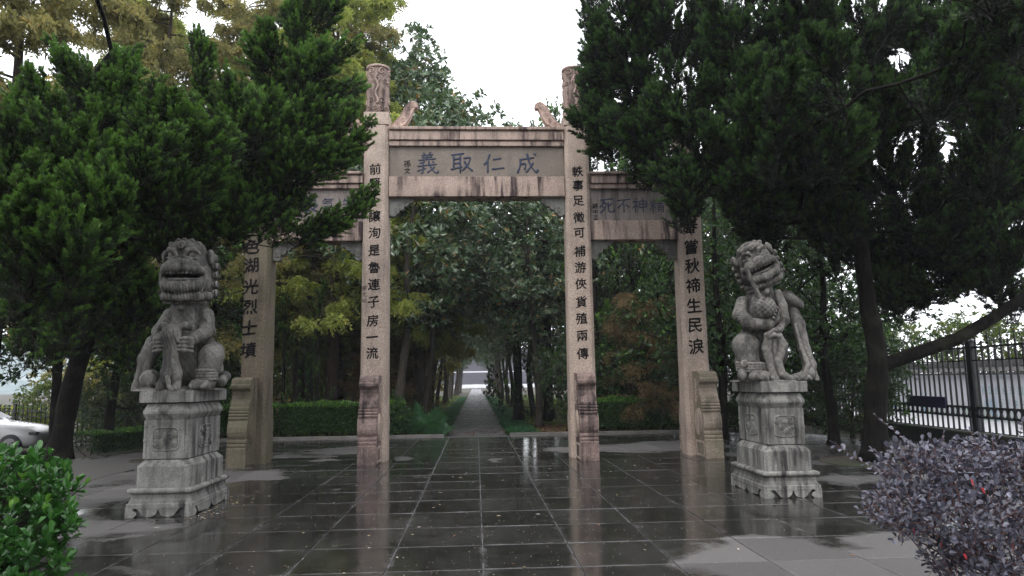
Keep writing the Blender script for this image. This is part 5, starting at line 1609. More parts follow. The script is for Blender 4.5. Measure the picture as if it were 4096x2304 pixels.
feet = place_branches(t, RB, lobesR + overR, JD, rs, 0.22, smin=0.7, smax=1.3)
sk = Skel([RB, (7.5, 13.1, 1.0), (7.6, 13.0, 1.9), (7.4, 12.9, 3.0), (7.3, 12.8, 4.2), (7.0, 12.7, 5.4), (6.9, 12.6, 6.8), (6.6, 12.5, 8.2)], 0.22, 0.07, 5)
limb = [(7.6, 13.05, 1.75), (8.3, 13.0, 1.98), (9.1, 12.9, 2.25), (9.8, 12.8, 2.65), (10.4, 12.7, 3.05), (11.2, 12.6, 3.3), (11.7, 12.5, 3.9), (11.6, 12.4, 5.0), (11.3, 12.3, 6.2), (11.0, 12.2, 7.6)]
i0 = len(sk.P)
for k, p in enumerate(limb):
    sk.P.append(np.array(p)); sk.par.append(2 if k == 0 else i0 + k - 1)
    sk.min[i0 + k] = 0.135 - 0.008 * k
sk.chains.append([i0 + k for k in range(len(limb))])
sk.grow(np.array([l[0] for l in lobesR + overR]), 0.3, 0.15, 0.2, 0.06)
sk.grow(feet, 0.22, 0.1, 0.0, 0.05)
TA = Acc(); sk.build(TA, 0.008, 2.2, 5, 14, maxr=0.10)
m1 = TA.mesh('trunk', BARK, True); m1.transform(Matrix.Translation((-RB[0], -RB[1], -RB[2]))); link('trunk', m1, t)

# slender junipers behind the gate, one mesh for all
def slim_juniper(seed, H, rad, n):
    rs = np.random.RandomState(seed)
    A = Acc()
    lob = []
    for k in range(n):
        z = 0.8 + (H - 1.2) * (k + 0.5) / n
        a = rs.uniform(0, 2 * pi); r = rad * (1 - 0.75 * (z / H) ** 1.6)
        lob.append(((0.55 * r * cos(a), 0.55 * r * sin(a), z), (0.6 * r, 0.6 * r, H / n * 0.9), 12, (0, 0, 0.6)))
    b = juniper_crown(lob, rs, A, 22, 0.09, 0.024, 1.0, 0.35, (0.6, 0.16), 1.0)
    sk = Skel([(0, 0, z) for z in np.linspace(0, H * 0.9, 8)], 0.14, 0.03, seed)
    sk.grow(b[::5], 0.4, 0.1, 0.3, 0.05)
    TA = Acc(); sk.build(TA, 0.008, 2.3, 4, 9)
    return TA.mesh('trunk', BARK, True), A.mesh('crown', L_JUN)
SJ = slim_juniper(31, 9.0, 1.3, 13)
for (x, y, sc, rz, lab) in ((1.62, 27.5, 1.33, 0.3, 'slim pointed juniper just inside the right pillar, seen over the gate top'), (2.75, 27.0, 1.43, 2.0, 'slim juniper with a needle tip beside the right carved column'),
                            (4.75, 23.4, 1.3, 3.9, 'tall slim juniper behind the right side bay'), (3.9, 23.0, 1.35, 0.9, 'bluish slim juniper rising above the right pillar'), (5.3, 23.5, 1.2, 5.0, 'slim juniper between the right hedge and the woods'),
                            (-5.95, 22.3, 0.50, 1.0, 'low young juniper behind the left hedge next to the outer pillar'), (-4.95, 22.5, 0.56, 2.6, 'young juniper with upright plumes above the middle of the left hedge')):
    tree_thing('slim_juniper_tree', lab, 'tree', *SJ, (x, y, -0.05), rz, sc, 'slim junipers behind the gate')

# ================================================================ avenue of evergreens along the path
MAG = [broadleaf(41, 10.5, 3.9, 3.1, 290, L_MAG, BARK_GREY, 0.23, 0.092, 5, 8, 0.17, (0.05, 0.0)),
       broadleaf(42, 10.5, 4.0, 3.0, 270, L_MAG, BARK_GREY, 0.23, 0.092, 5, 8, 0.15, (0.10, 0.02)),
       broadleaf(43, 10.5, 4.0, 3.0, 230, L_CAM, BARK_GREY, 0.16, 0.072, 5, 8, 0.16, (0.07, -0.02))]
BIG = broadleaf(44, 14.6, 3.4, 3.2, 620, L_MAG, BARK_GREY, 0.24, 0.10, 5, 8, 0.24, (0.0, 0.0), shape=0.6)
tree_thing('magnolia_tree', 'tallest magnolia, its glossy crown rising beside the left carved column', 'tree', *BIG, (-2.1, 26.2, -0.05), 0.6, 1.0)
tree_thing('magnolia_tree', 'magnolia with a bare straight trunk just behind the left inner pillar', 'tree', *MAG[0], (-2.3, 21.9, -0.05), 0.2, 0.92)
tree_thing('magnolia_tree', 'rounded magnolia spreading over the path between the two tall pillars', 'tree', *MAG[1], (-1.75, 24.6, -0.05), 0.1, 0.88)
ordn = ['first', 'second', 'third', 'fourth', 'fifth', 'sixth', 'seventh', 'eighth', 'ninth', 'tenth', 'eleventh', 'twelfth', 'thirteenth', 'fourteenth', 'fifteenth', 'sixteenth', 'seventeenth', 'eighteenth']
ra = random.Random(8)
ys_r = [24.2, 27.0, 31.5, 36.2] + [36.2 + 5.3 * k for k in range(1, 14)]
ys_l = [29.5, 33.0, 37.5] + [37.5 + 5.3 * k for k in range(1, 14)]
for k, y in enumerate(ys_r):
    x = 2.15 + ra.uniform(-0.15, 0.35)
    m = MAG[(k * 2 + 1) % 3] if k else MAG[0]
    tree_thing('avenue_tree', '%s tree in the row along the right edge of the path, counted from the gate' % ordn[k], 'tree', *m, (x, y, -0.05), pi + ra.uniform(-0.5, 0.5), ra.uniform(0.78, 0.95), 'trees lining the right side of the path')
for k, y in enumerate(ys_l):
    x = -2.2 - ra.uniform(-0.15, 0.35)
    m = MAG[(k + 1) % 3]
    tree_thing('avenue_tree', '%s tree in the row along the left edge of the path, counted from the gate' % ordn[k], 'tree', *m, (x, y, -0.05), ra.uniform(-0.5, 0.5), ra.uniform(0.78, 0.95), 'trees lining the left side of the path')
# outer row on the right, darker and lower, closing the view
for k, (x, y, sc) in enumerate(((5.2, 27.5, 0.95), (7.6, 24.6, 0.9), (6.0, 33.0, 1.0), (9.3, 29.0, 1.0), (5.6, 40.0, 1.0), (8.5, 37.0, 1.05), (10.3, 23.0, 0.75), (6.5, 48.0, 1.1), (11.5, 34.0, 1.0), (10.0, 46.0, 1.1), (5.3, 56.0, 1.1))):
    tree_thing('evergreen_tree', '%s evergreen of the dense wood right of the avenue, counted from the hedge' % ordn[k], 'tree', *MAG[(k + 2) % 3], (x, y, -0.05), ra.uniform(0, 6), sc, 'evergreens in the right wood')

# low-branched evergreen shrubs
SH = [broadleaf(51, 3.6, 0.35, 1.5, 230, L_CAM, BARK_GREY, 0.12, 0.036, 5, 8, 0.05, shape=0.4, shell=0.45),
      broadleaf(52, 4.4, 0.5, 1.6, 250, L_HEDGE, BARK_GREY, 0.15, 0.042, 5, 8, 0.06, shape=0.5, shell=0.45)]
shr = [(3.5, 22.6, 0.95, 'leafy shrub behind the right hedge close to the inner pillar'), (4.9, 22.2, 0.85, 'leafy shrub behind the right hedge close to the outer pillar'), (6.9, 20.8, 0.95, 'dark shrub between the outer pillar and the right lion'),
       (8.6, 19.4, 1.0, 'dark shrub behind the right lion'), (9.3, 17.0, 0.7, 'shrub with long leaves in front of the iron fence'), (7.6, 23.0, 1.1, 'tall shrub deep behind the right lion'), (9.7, 21.5, 1.05, 'shrub by the far end of the iron fence'),
       (-7.8, 21.7, 0.8, 'shrub behind the left lion pedestal'), (-10.2, 21.5, 0.85, 'dark shrub under the trees between the lion and the car'), (-8.9, 23.0, 0.8, 'shrub by the left iron fence'), (-12.6, 25.2, 0.7, 'pale shrub beside the white car'),
       (9.7, 17.9, 0.85, 'broad-leaved shrub against the far part of the iron fence'), (5.8, 25.5, 1.1, 'shrub filling the wood behind the right side bay'), (7.0, 31.5, 0.8, 'shrub deep among the first trees right of the path'), (6.6, 38.0, 0.9, 'distant shrub under the right avenue trees'), (7.3, 29.0, 1.1, 'shrub in the wood behind the right outer pillar')]
for k, (x, y, sc, lab) in enumerate(shr):
    tree_thing('evergreen_shrub', lab, 'shrub', *SH[k % 2], (x, y, -0.4 if x < -9.5 else -0.05), ra.uniform(0, 6), sc, 'evergreen shrubs')

# dark background trees at both flanks
DT = [broadleaf(61, 10.5, 1.6, 3.4, 420, L_CAM, BARK, 0.17, 0.075, 5, 7, 0.2, shape=0.5, shell=0.4),
      broadleaf(62, 11.5, 2.0, 3.3, 420, L_HEDGE, BARK, 0.18, 0.072, 5, 7, 0.2, shape=0.5, shell=0.4)]
dts = [(8.9, 20.2, 0.82, 0), (6.6, 18.8, 0.7, 1), (9.6, 25.5, 1.0, 0), (12.4, 28.5, 1.0, 1), (8.3, 16.4, 0.62, 1),
       (-9.6, 19.4, 0.72, 1), (-13.6, 19.2, 0.8, 0), (-9.4, 25.5, 0.9, 0), (7.4, 20.5, 1.15, 0), (10.1, 18.6, 1.12, 1), (10.2, 22.5, 1.25, 0), (7.9, 25.5, 1.2, 1), (6.2, 26.5, 1.0, 0), (-10.8, 17.6, 0.6, 1), (-8.3, 18.9, 0.5, 0), (10.4, 18.4, 0.62, 0)]
dl = ['dark evergreen behind the right lion', 'dark evergreen filling the gap right of the outer pillar', 'tall dark evergreen near the far end of the right fence', 'dark evergreen beyond the far end of the right fence', 'small dark evergreen close behind the right lion pedestal',
      'dark evergreen with low branches behind the left lion', 'dark evergreen over the parked white car', 'dark evergreen behind the left outer pillar']
for (x, y, sc, m), lab in zip(dts, dl):
    tree_thing('dark_evergreen_tree', lab, 'tree', *DT[m], (x, y, -0.3 if x < -9.5 else -0.05), ra.uniform(0, 6), sc, 'dark evergreens at the sides')

# drooping cypress at far left
A = Acc()
rs = np.random.RandomState(77)
T = np.stack([rs.uniform(-12.5, -6.5, 90), rs.uniform(14.5, 18.5, 90), rs.uniform(2.6, 6.5, 90)], 1)
sk = Skel([(-10.6, 18.6, -0.35), (-10.5, 18.4, 1.2), (-10.3, 18.0, 2.6), (-10.1, 17.6, 4.0), (-9.8, 17.2, 5.5), (-9.6, 16.9, 7.0)], 0.13, 0.06, 9)
sk.grow(T, 0.45, 0.1, 0.3, 0.1)
ax = unit(rand_dirs(rs, 90) * np.array([1, 1, 0.3]) + np.array([0, 0, -0.1]))
for j in range(5):
    plumes(A, T + rs.normal(size=T.shape) * 0.35, unit(ax + 0.6 * rand_dirs(rs, 90)), 0.5 + 0.4 * rs.rand(90), 0.2 + 0.1 * rs.rand(90), rs, 20, 5, 0.10, 0.028, 0.15)
world_tree('cypress_tree', 'dark drooping cypress with a thin trunk beside the white car', 'tree', (-10.6, 18.6, -0.35), sk, A, L_JUN_D, BARK, maxr=0.09)

# dawn redwoods in autumn colour
RW = [redwood(71, 17.0, 3.9, 4.4, 62, L_MET, BARK_RED, cone=0.6, r0=0.22, per=36, ll=0.17, lw=0.06), redwood(72, 16.0, 3.6, 3.6, 64, L_METG, BARK_RED, droop=1.2, cone=0.6, per=36, ll=0.17, lw=0.06), redwood(73, 16.0, 3.0, 3.4, 50, L_MET, BARK_RED, r0=0.18, cone=0.6, per=36, ll=0.17, lw=0.06)]
rws = [(-7.55, 25.5, 1.0, 0), (-6.55, 27.0, 1.05, 2), (-6.9, 29.5, 0.95, 2), (-5.9, 29.0, 0.9, 2), (-5.15, 27.5, 1.0, 0), (-3.95, 28.6, 0.95, 1), (-4.75, 23.6, 0.98, 1), (-9.0, 28.0, 1.05, 1), (-5.0, 33.5, 1.0, 0), (-6.6, 35.0, 1.0, 2), (-8.3, 33.0, 1.0, 0), (-4.1, 38.0, 1.0, 2),
       (-11.5, 17.5, 1.0, 0), (-10.4, 23.5, 1.0, 0), (-12.8, 27.5, 1.05, 1), (-7.4, 40.0, 1.05, 0), (-5.2, 44.0, 1.0, 2), (-10.8, 36.0, 1.05, 2)]
rl = ['dawn redwood with a thick trunk left of centre in the left side bay', 'dawn redwood in the middle of the left side bay', 'slimmer dawn redwood directly behind the thick one', 'slim dawn redwood right of centre in the left side bay', 'straight dawn redwood near the right edge of the left side bay',
      'dawn redwood half hidden by the left inner pillar', 'yellow-green weeping redwood beside the left carved column', 'yellow-green redwood behind the left outer pillar', 'distant redwood left of the avenue, nearest its edge', 'distant redwood behind the middle of the left side bay',
      'distant redwood at the left edge of the side bay', 'redwood standing just left of the avenue tunnel', 'autumn redwood at the left edge of the picture with long bare limbs', 'autumn redwood above the white car', 'tall yellow-green redwood beyond the left fence', 'far redwood in the last rows left of the avenue', 'farthest redwood by the avenue', 'far redwood beyond the left lion']
for (x, y, sc, m), lab in zip(rws, rl):
    tree_thing('dawn_redwood_tree', lab, 'tree', *RW[m], (x, y, -0.3 if x < -9.5 else -0.05), ra.uniform(0, 6), sc, 'dawn redwoods left of the avenue')

# brown-leaved and yellow saplings
BR = redwood(75, 4.6, 1.0, 1.6, 24, L_BRN, BARK_RED, r0=0.05, ll=0.11, lw=0.035, bare=0, cone=0.5)
for (x, y, sc, lab) in ((5.35, 21.9, 0.95, 'sapling with rusty brown feathery leaves behind the right hedge'), (-3.35, 25.2, 0.8, 'brown-leaved sapling behind the left inner pillar'), (-3.2, 30.0, 0.9, 'brown-leaved sapling deeper left of the path')):
    tree_thing('brown_sapling', lab, 'sapling', *BR, (x, y, -0.05), ra.uniform(0, 6), sc, 'brown-leaved saplings')
# light green trees seen far beyond the fences
LG = broadleaf(81, 5.5, 0.4, 2.6, 260, L_BRIGHT, BARK_GREY, 0.22, 0.10, 5, 7, 0.1, shape=0.3, shell=0.5)
for (x, y, z, sc, lab) in ((22.0, 30.0, 0, 0.8, 'bright leafy tree beyond the mural wall at the right edge'), (21.0, 37.0, 0, 0.9, 'bright leafy tree beyond the mural wall, left of the first'), (24.0, 25.5, 0, 0.75, 'bright leafy tree beyond the wall by the grey roof'),
                           (-14.0, 31.0, -0.5, 0.42, 'bright yellow-green bush beyond the left fence, near the lion'), (-18.5, 32.0, -0.5, 0.45, 'bright yellow-green bush beyond the left fence, middle one'), (-23.5, 33.5, -0.5, 0.42, 'bright yellow-green bush beyond the car'),
                           (-10.5, 33.0, -0.5, 0.5, 'bright bush glimpsed between the lion and the redwoods'), (-31.0, 44.0, -0.5, 0.5, 'distant bright bush at the left edge')):
    tree_thing('bright_tree', lab, 'tree', *LG, (x, y, z), ra.uniform(0, 6), sc, 'light green trees beyond the fences')
# undergrowth that closes the view between the trunks
UG = broadleaf(83, 3.4, 0.1, 2.3, 200, leaf('olive_undergrowth_leaves', (0.12, 0.115, 0.035), (0.26, 0.23, 0.07), (0.42, 0.30, 0.09), 0.55, 0.35, 0.25), BARK_RED, 0.20, 0.09, 5, 7, 0.05, shape=0.2, shell=0.45)
for k, (x, y, z, sc) in enumerate(((-7.0, 36.5, 0, 1.0), (-10.5, 38.0, 0, 1.1), (-14.5, 39.0, -0.5, 1.1), (-4.9, 41.0, 0, 1.0), (-18.5, 41.0, -0.5, 1.2), (-8.0, 47.0, 0, 1.5), (-13.0, 50.0, -0.4, 1.6), (-5.0, 52.0, 0, 1.4), (-20.0, 52.0, -0.5, 1.7), (-28.0, 55.0, -0.5, 1.7))):
    tree_thing('olive_bush', '%s olive-brown bush beyond the redwoods left of the avenue, counted from the near side' % ordn[k], 'bush', *UG, (x, y, z - 0.05), ra.uniform(0, 6), sc, 'undergrowth left of the avenue')
for k, (x, y, sc) in enumerate(((6.4, 30.0, 0.9), (7.8, 33.5, 1.0), (6.9, 44.0, 1.0), (8.0, 42.0, 1.1), (11.0, 40.0, 1.2), (7.2, 52.0, 1.2), (9.0, 54.0, 1.5), (13.5, 46.0, 1.5))):
    tree_thing('evergreen_shrub', '%s dark shrub under the trees right of the avenue, counted from the gate' % ordn[k], 'shrub', *SH[k % 2], (x, y, -0.05), ra.uniform(0, 6), sc * 1.3, 'shrubs under the right wood')

# unseen trees added behind and beside the viewpoint to shade the lions
for k, (x, y, sc, m, lab) in enumerate(((-8.6, 2.0, 0.95, 0, 'unseen shade evergreen added at the left side of the forecourt, before the lions'), (-7.2, -4.5, 1.05, 1, 'unseen shade evergreen added on the left of the forecourt entrance'), (-12.0, -2.0, 1.1, 0, 'unseen shade evergreen added, set back left of the forecourt'),
                                   (8.8, 2.2, 0.95, 1, 'unseen shade evergreen added at the right side of the forecourt, before the lions'), (8.2, -4.5, 1.05, 0, 'unseen shade evergreen added on the right of the forecourt entrance'), (13.5, -1.5, 1.1, 1, 'unseen shade evergreen added, set back right of the forecourt'), (-3.2, -9.5, 1.0, 1, 'unseen shade evergreen added left of the approach behind the viewer'), (4.2, -10.0, 1.0, 0, 'unseen shade evergreen added right of the approach behind the viewer'))):
    tree_thing('dark_evergreen_tree', lab, 'tree', *DT[m], (x, y, -0.05), ra.uniform(0, 6), sc, 'unseen evergreens added for shade round the forecourt')

# ================================================================ hedges
HM = hedge_mesh(91, 3.6, 0.75, 1.02, 21000, L_HEDGE, BARK, 0.068, 0.032, 0.22)
hedge('clipped green hedge with bare stems behind the left side bay', (-3.95, 21.55, -0.05), 0, HM, group='clipped hedges behind the terrace')
hedge('clipped hedge with thin browned sides behind the right side bay', (4.75, 21.5, -0.05), 0.01, HM, (1, 1, 1.0), group='clipped hedges behind the terrace')
hedge('clipped hedge continuing behind the outer left pillar', (-7.2, 21.3, -0.05), 0.1, HM, (0.75, 1, 0.98), group='clipped hedges behind the terrace')
hedge('low dark hedge along the paving beside the left lion', (-9.0, 20.2, -0.2), 1.0, HM, (1.0, 1.4, 0.62), group='clipped hedges behind the terrace')
hedge('dark low hedge in shade behind the right lion', (8.0, 20.9, -0.05), 0.0, HM, (0.8, 1.3, 0.8), group='clipped hedges behind the terrace')
RBm = broadleaf(95, 0.95, 0.1, 0.55, 150, L_HEDGE, BARK, 0.05, 0.026, 9, 8, 0.02, shape=0.0, shell=0.7, brown=0)
tree_thing('round_bush', 'round clipped green bush beside the left inner pillar', 'shrub', *RBm, (-2.55, 21.35, -0.02), 0, 1.15)

# mondo grass borders, ground cover, litter
def tufts(n, xr, yr, seed, h=0.2, per=16):
    rs = np.random.RandomState(seed)
    A = Acc()
    cx, cy = rs.uniform(*xr, n), yr[0] + (yr[1] - yr[0]) * rs.rand(n) ** 1.7
    for_b = np.repeat(np.stack([cx, cy, np.full(n, -0.05)], 1), per, 0)
    m = n * per
    a = rs.uniform(0, 2 * pi, m); o = np.stack([np.cos(a), np.sin(a), np.zeros(m)], 1)
    d1 = unit(o * (0.3 + 0.5 * rs.rand(m, 1)) + np.array([0, 0, 1.0]))
    L = (h * (0.7 + 0.7 * rs.rand(m)))[:, None]
    P0 = for_b + o * 0.03 * rs.rand(m, 1)
    P1 = P0 + d1 * L * 0.55
    P2 = P1 + unit(o * 1.0 + np.array([0, 0, 0.15])) * L * 0.35
    P3 = P2 + unit(o + np.array([0, 0, -0.9])) * L * 0.3
    w = 0.007 + 0.006 * rs.rand(m, 1); sd = np.stack([-np.sin(a), np.cos(a), np.zeros(m)], 1) * w
    V = np.stack([P0 - sd, P0 + sd, P1 + sd, P1 - sd, P2 + sd * 0.8, P2 - sd * 0.8, P3], 1).reshape(-1, 3)
    i = np.arange(m)[:, None] * 7
    v = np.clip(np.repeat(rs.rand(n), per) * 0.5 + 0.4 * rs.rand(m), 0, 1)
    A.add(V, np.concatenate([i + [[0, 1, 2, 3]], i + [[3, 2, 4, 5]]]), np.concatenate([v, v]))
    A.f.append((i + [[5, 4, 6]]).astype(np.int32)); A.a.append(v.astype(np.float32))
    return A
tag(tufts(620, (-1.55, -0.95), (22.4, 70), 5, 0.2).obj('grass', L_GRASS), 'dark green mondo grass edging the left side of the path', 'grass', kind='stuff')
tag(tufts(700, (0.98, 1.75), (21.2, 70), 6, 0.24).obj('grass', L_GRASS), 'dark green mondo grass edging the right side of the path', 'grass', kind='stuff')

def scatter(n, xr, yr, seed, hz, ll, lw, pw=1.6, yellow=0.0, zones=None, thick=0.0):
    rs = np.random.RandomState(seed)
    A = Acc()
    x = rs.uniform(*xr, n); y = yr[0] + (yr[1] - yr[0]) * rs.rand(n) ** pw
    keep = np.ones(n, bool) if zones is None else zones(x, y, rs)
    x, y = x[keep], y[keep]; n = len(x)
    z = ground_z(x, y) + 0.015 + hz * rs.rand(n) * (0.5 + 0.5 * np.sin(x * 2.1) * np.sin(y * 1.7))
    P = np.stack([x, y, z], 1)
    D = unit(rand_dirs(rs, n) * np.array([1, 1, 0.35]) + np.array([0, 0, 0.15 if hz > 0.05 else 0.0]))
    patch = 0.5 + 0.5 * np.sin(x * 0.9 + 1.3 * np.sin(y * 0.35)) * np.sin(y * 0.5 + 1)
    v = np.clip(rs.rand(n) * 0.55 + yellow * patch, 0, 1)
    leaves(A, P, D, ll * (0.6 + 0.8 * rs.rand(n)), lw, rs, v, up=np.array([0, 0, 1.0]))
    return A
tag(scatter(26000, (1.7, 7.5), (21.3, 75), 7, 0.20, 0.11, 0.05, 1.7, 0.45, lambda x, y, r: ~((x < 4.2) & (y < 24.6) & (r.rand(len(x)) < 0.9))).obj('ground_cover', L_COVER), 'low leafy ground cover with yellowish patches under the right trees', 'ground cover', kind='stuff')
tag(scatter(26000, (-7.5, -1.6), (21.5, 75), 8, 0.20, 0.11, 0.05, 1.7, 0.45).obj('ground_cover', L_COVER), 'low leafy ground cover under the left trees', 'ground cover', kind='stuff')
tag(scatter(5200, (1.25, 5.2), (21.15, 25.2), 9, 0.03, 0.11, 0.065, 1.0, 0.3).obj('fallen_leaves', L_LITTER), 'carpet of reddish brown fallen leaves right of the path beyond the terrace', 'leaves', kind='stuff')
tag(scatter(2600, (-9, 9), (21.1, 23.0), 10, 0.03, 0.08, 0.045, 1.0, 0.3).obj('fallen_leaves', L_LITTER), 'brown leaf litter under the hedges at the terrace edge', 'leaves', kind='stuff')
rs = np.random.RandomState(3)
A = Acc()
n = 3200
x = np.where(rs.rand(n) < 0.75, rs.normal(0.3, 2.2, n), rs.uniform(-6.5, 6.5, n)); y = 4.6 + 16 * rs.rand(n) ** 0.8
k = (np.abs(x) < 6.5) & ~((np.abs(x + 3.9) < 0.45) & (np.abs(y - 9.8) < 0.75)) & ~((np.abs(x - 4.19) < 0.45) & (np.abs(y - 10) < 0.75))
x, y = x[k], y[k]; n = len(x)
big = rs.rand(n) < 0.05
leaves(A, np.stack([x, y, np.full(n, 0.006)], 1), unit(rand_dirs(rs, n) * np.array([1, 1, 0.04])), np.where(big, 0.055, 0.014) * (0.6 + 0.9 * rs.rand(n)), np.where(big, 0.022, 0.010), rs, np.clip(0.3 + 0.7 * rs.rand(n), 0, 1), up=np.array([0, 0, 3.0]), fold=0.08)
x = rs.normal(-3.35, 0.12, 60); y = rs.uniform(8.9, 10.6, 60)
leaves(A, np.stack([x, y, np.full(60, 0.008)], 1), unit(rand_dirs(rs, 60) * np.array([1, 1, 0.04])), 0.05, 0.02, rs, rs.rand(60), up=np.array([0, 0, 3.0]))
t = NT('scattered_petal_leaves')
v = t.n('Attribute', dict(attribute_name='v')).outputs['Fac']
LP = t.done(t.bsdf(t.ramp(v, [(0.3, (0.30, 0.14, 0.06)), (0.55, (0.42, 0.34, 0.16)), (0.8, (0.5, 0.48, 0.42))]), 0.5))
tag(A.obj('fallen_leaves', LP), 'small pale and brown leaves scattered on the wet paving', 'leaves', kind='stuff')

# windmill palms by the path
def palm(seed, nf, L, stem):
    rs = np.random.RandomState(seed)
    root_parts = []
    for k in range(nf):
        a = 2 * pi * k / nf + rs.uniform(-0.3, 0.3); el = rs.uniform(0.25, 1.35)
        d = np.array([cos(a) * cos(el), sin(a) * cos(el), sin(el)])
        A = Acc()
        pl = stem * rs.uniform(0.7, 1.1)
        base = np.array([0, 0, 0.05]); hub = base + d * pl
        tube_acc(A, np.stack([base, base + d * pl * 0.5 + np.array([0, 0, 0.03]), hub]), (0.012, 0.008, 0.007), 5, cap=False)
        side = unit(np.cross(d, [0, 0, 1.0])); nrm = np.cross(side, d)
        for j in range(19):
            q = radians(-115 + 230 * j / 18)
            dj = unit(d * cos(q) + side * sin(q) - np.array([0, 0, 0.25]) * abs(sin(q)))
            lj = L * (1 - 0.25 * abs(q) / 2.2) * rs.uniform(0.9, 1.05)
            sj = unit(np.cross(dj, nrm)) * 0.030
            tip = hub + dj * lj - np.array([0, 0, 0.18 * lj])
            m1 = hub + dj * lj * 0.5
            A.add([hub, m1 + sj, tip, m1 - sj], [(0, 1, 2, 3)], float(np.clip(0.3 + 0.4 * rs.rand(), 0, 1)))
        root_parts.append(A.mesh('frond', L_PALM))
    return root_parts
PF = palm(5, 12, 0.60, 0.62)
for (x, y, sc, lab) in ((-1.50, 21.65, 1.0, 'small fan palm with spiky green fronds beside the path'), (-1.15, 21.3, 0.55, 'smallest fan palm at the path corner in front of the bigger one'), (-2.15, 22.7, 0.9, 'fan palm half hidden behind the left trunk')):
    t = thing('fan_palm', lab, 'palm', (x, y, -0.05), ra.uniform(0, 6), 'fan palms beside the path')
    t.scale = (sc,) * 3
    for m in PF: link('frond', m, t)

# ================================================================ near bushes in front
EYE = np.array([0, 0, 1.6])
def leaf_bush(name, label, cat, base, P, D, Lf, Wf, v, mats, stems, stemm, rs, single=300, up=(0, 0, 1.0), split=None):
    """A bush near the camera: its three hundred nearest leaves are parts, the rest one mesh."""
    t = thing(name, label, cat, base)
    B = np.array(base)
    SA = Acc()
    for pts, r0, r1 in stems: tubes_near(SA, np.asarray(pts) - B, r0, r1)
    SA.obj('stems', stemm, t, smooth=True)
    dist = np.linalg.norm(P - EYE, axis=1)
    vis = D @ np.array([0, 1.0, 0])
    order = np.argsort(dist)
    near = order[:single]; rest = order[single:]
    A = Acc()
    proto = []
    for q in range(4):
        A1 = Acc()
        ovals(A1, np.zeros((1, 3)), np.array([[0, 1.0, 0]]), 1.0, 0.52 + 0.04 * q, np.random.RandomState(q), np.array([0.15 + 0.2 * q]), up=np.array([[0, 0, 9.0]]), fold=0.10 + 0.03 * q)
        proto.append(A1.mesh('leaf', mats[0]))
    for i in near:
        o = link('leaf', proto[i % 4], t)
        d = Vector(D[i]); s = d.cross(Vector(unit(np.array(up) + 0.6 * rs.normal(size=3)))).normalized(); n = s.cross(d)
        M = Matrix(((s.x, d.x, n.x, 0), (s.y, d.y, n.y, 0), (s.z, d.z, n.z, 0), (0, 0, 0, 1)))
        o.matrix_local = Matrix.Translation(Vector(P[i] - B)) @ M @ Matrix.Scale(float(Lf[i]), 4)
    ovals(A, P[rest] - B, D[rest], Lf[rest], Wf[rest], rs, v[rest], up=np.array(up))
    o = A.obj('leaf', mats[0], t); o['kind'] = 'stuff'
    return t

# glossy green bush, left
rs = np.random.RandomState(101)
def bush_tips(lobes, rs):
    out = []
    for c, r, n in lobes:
        P, d = in_ell(rs, n, c, r, 0.6, 0.4)
        out.append(np.concatenate([P, d], 1))
    q = np.concatenate(out)
    return q[:, :3], q[:, 3:]
lob = [((-2.75, 4.40, 1.05), (0.33, 0.32, 0.22), 72), ((-2.80, 4.30, 0.81), (0.45, 0.35, 0.28), 60), ((-2.53, 4.40, 0.99), (0.20, 0.25, 0.14), 36), ((-2.59, 4.20, 0.82), (0.32, 0.3, 0.18), 50), ((-2.35, 4.30, 0.86), (0.13, 0.14, 0.08), 18),
       ((-2.45, 4.10, 0.67), (0.25, 0.25, 0.14), 40), ((-3.04, 4.50, 1.02), (0.3, 0.3, 0.25), 30), ((-2.56, 4.10, 0.49), (0.4, 0.3, 0.2), 40), ((-2.69, 4.10, 0.29), (0.4, 0.3, 0.2), 30)]
T, d = bush_tips(lob, rs)
base = (-3.35, 4.55, 0.0)
stems = []
for p in T[::1]:
    b = np.array(base) + np.array([rs.uniform(-0.25, 0.25), rs.uniform(-0.15, 0.15), 0])
    md = (b + p) / 2 + np.array([0, 0, 0.08]) + rs.normal(size=3) * 0.03
    stems.append((np.stack([b * 0.5 + md * 0.5, md, p]), 0.006, 0.0025))
per = 11
ax = unit(d * 0.6 + np.array([0, 0, 0.75]) + 0.3 * rand_dirs(rs, len(T)))
X = np.repeat(ax, per, 0); m = len(X)
tl = rs.rand(m, 1)
P = np.repeat(T, per, 0) - X * tl * 0.075
ra_ = rand_dirs(rs, m); ra_ = unit(ra_ - X * np.sum(ra_ * X, 1, keepdims=True))
D = unit(ra_ * (0.5 + 0.5 * tl) + X * (0.95 - 0.6 * tl))
Lf = 0.062 * (0.65 + 0.55 * rs.rand(m)); Wf = Lf * 0.46
leaf_bush('glossy_green_bush', 'glossy bright green bush with whorled leaves in the lower left corner', 'bush', base, P, D, Lf, Wf, np.clip(rs.rand(m) * 0.75 + 0.2 * (tl[:, 0] < 0.2), 0, 1), [L_PIT], stems, BARK_GREY, rs)

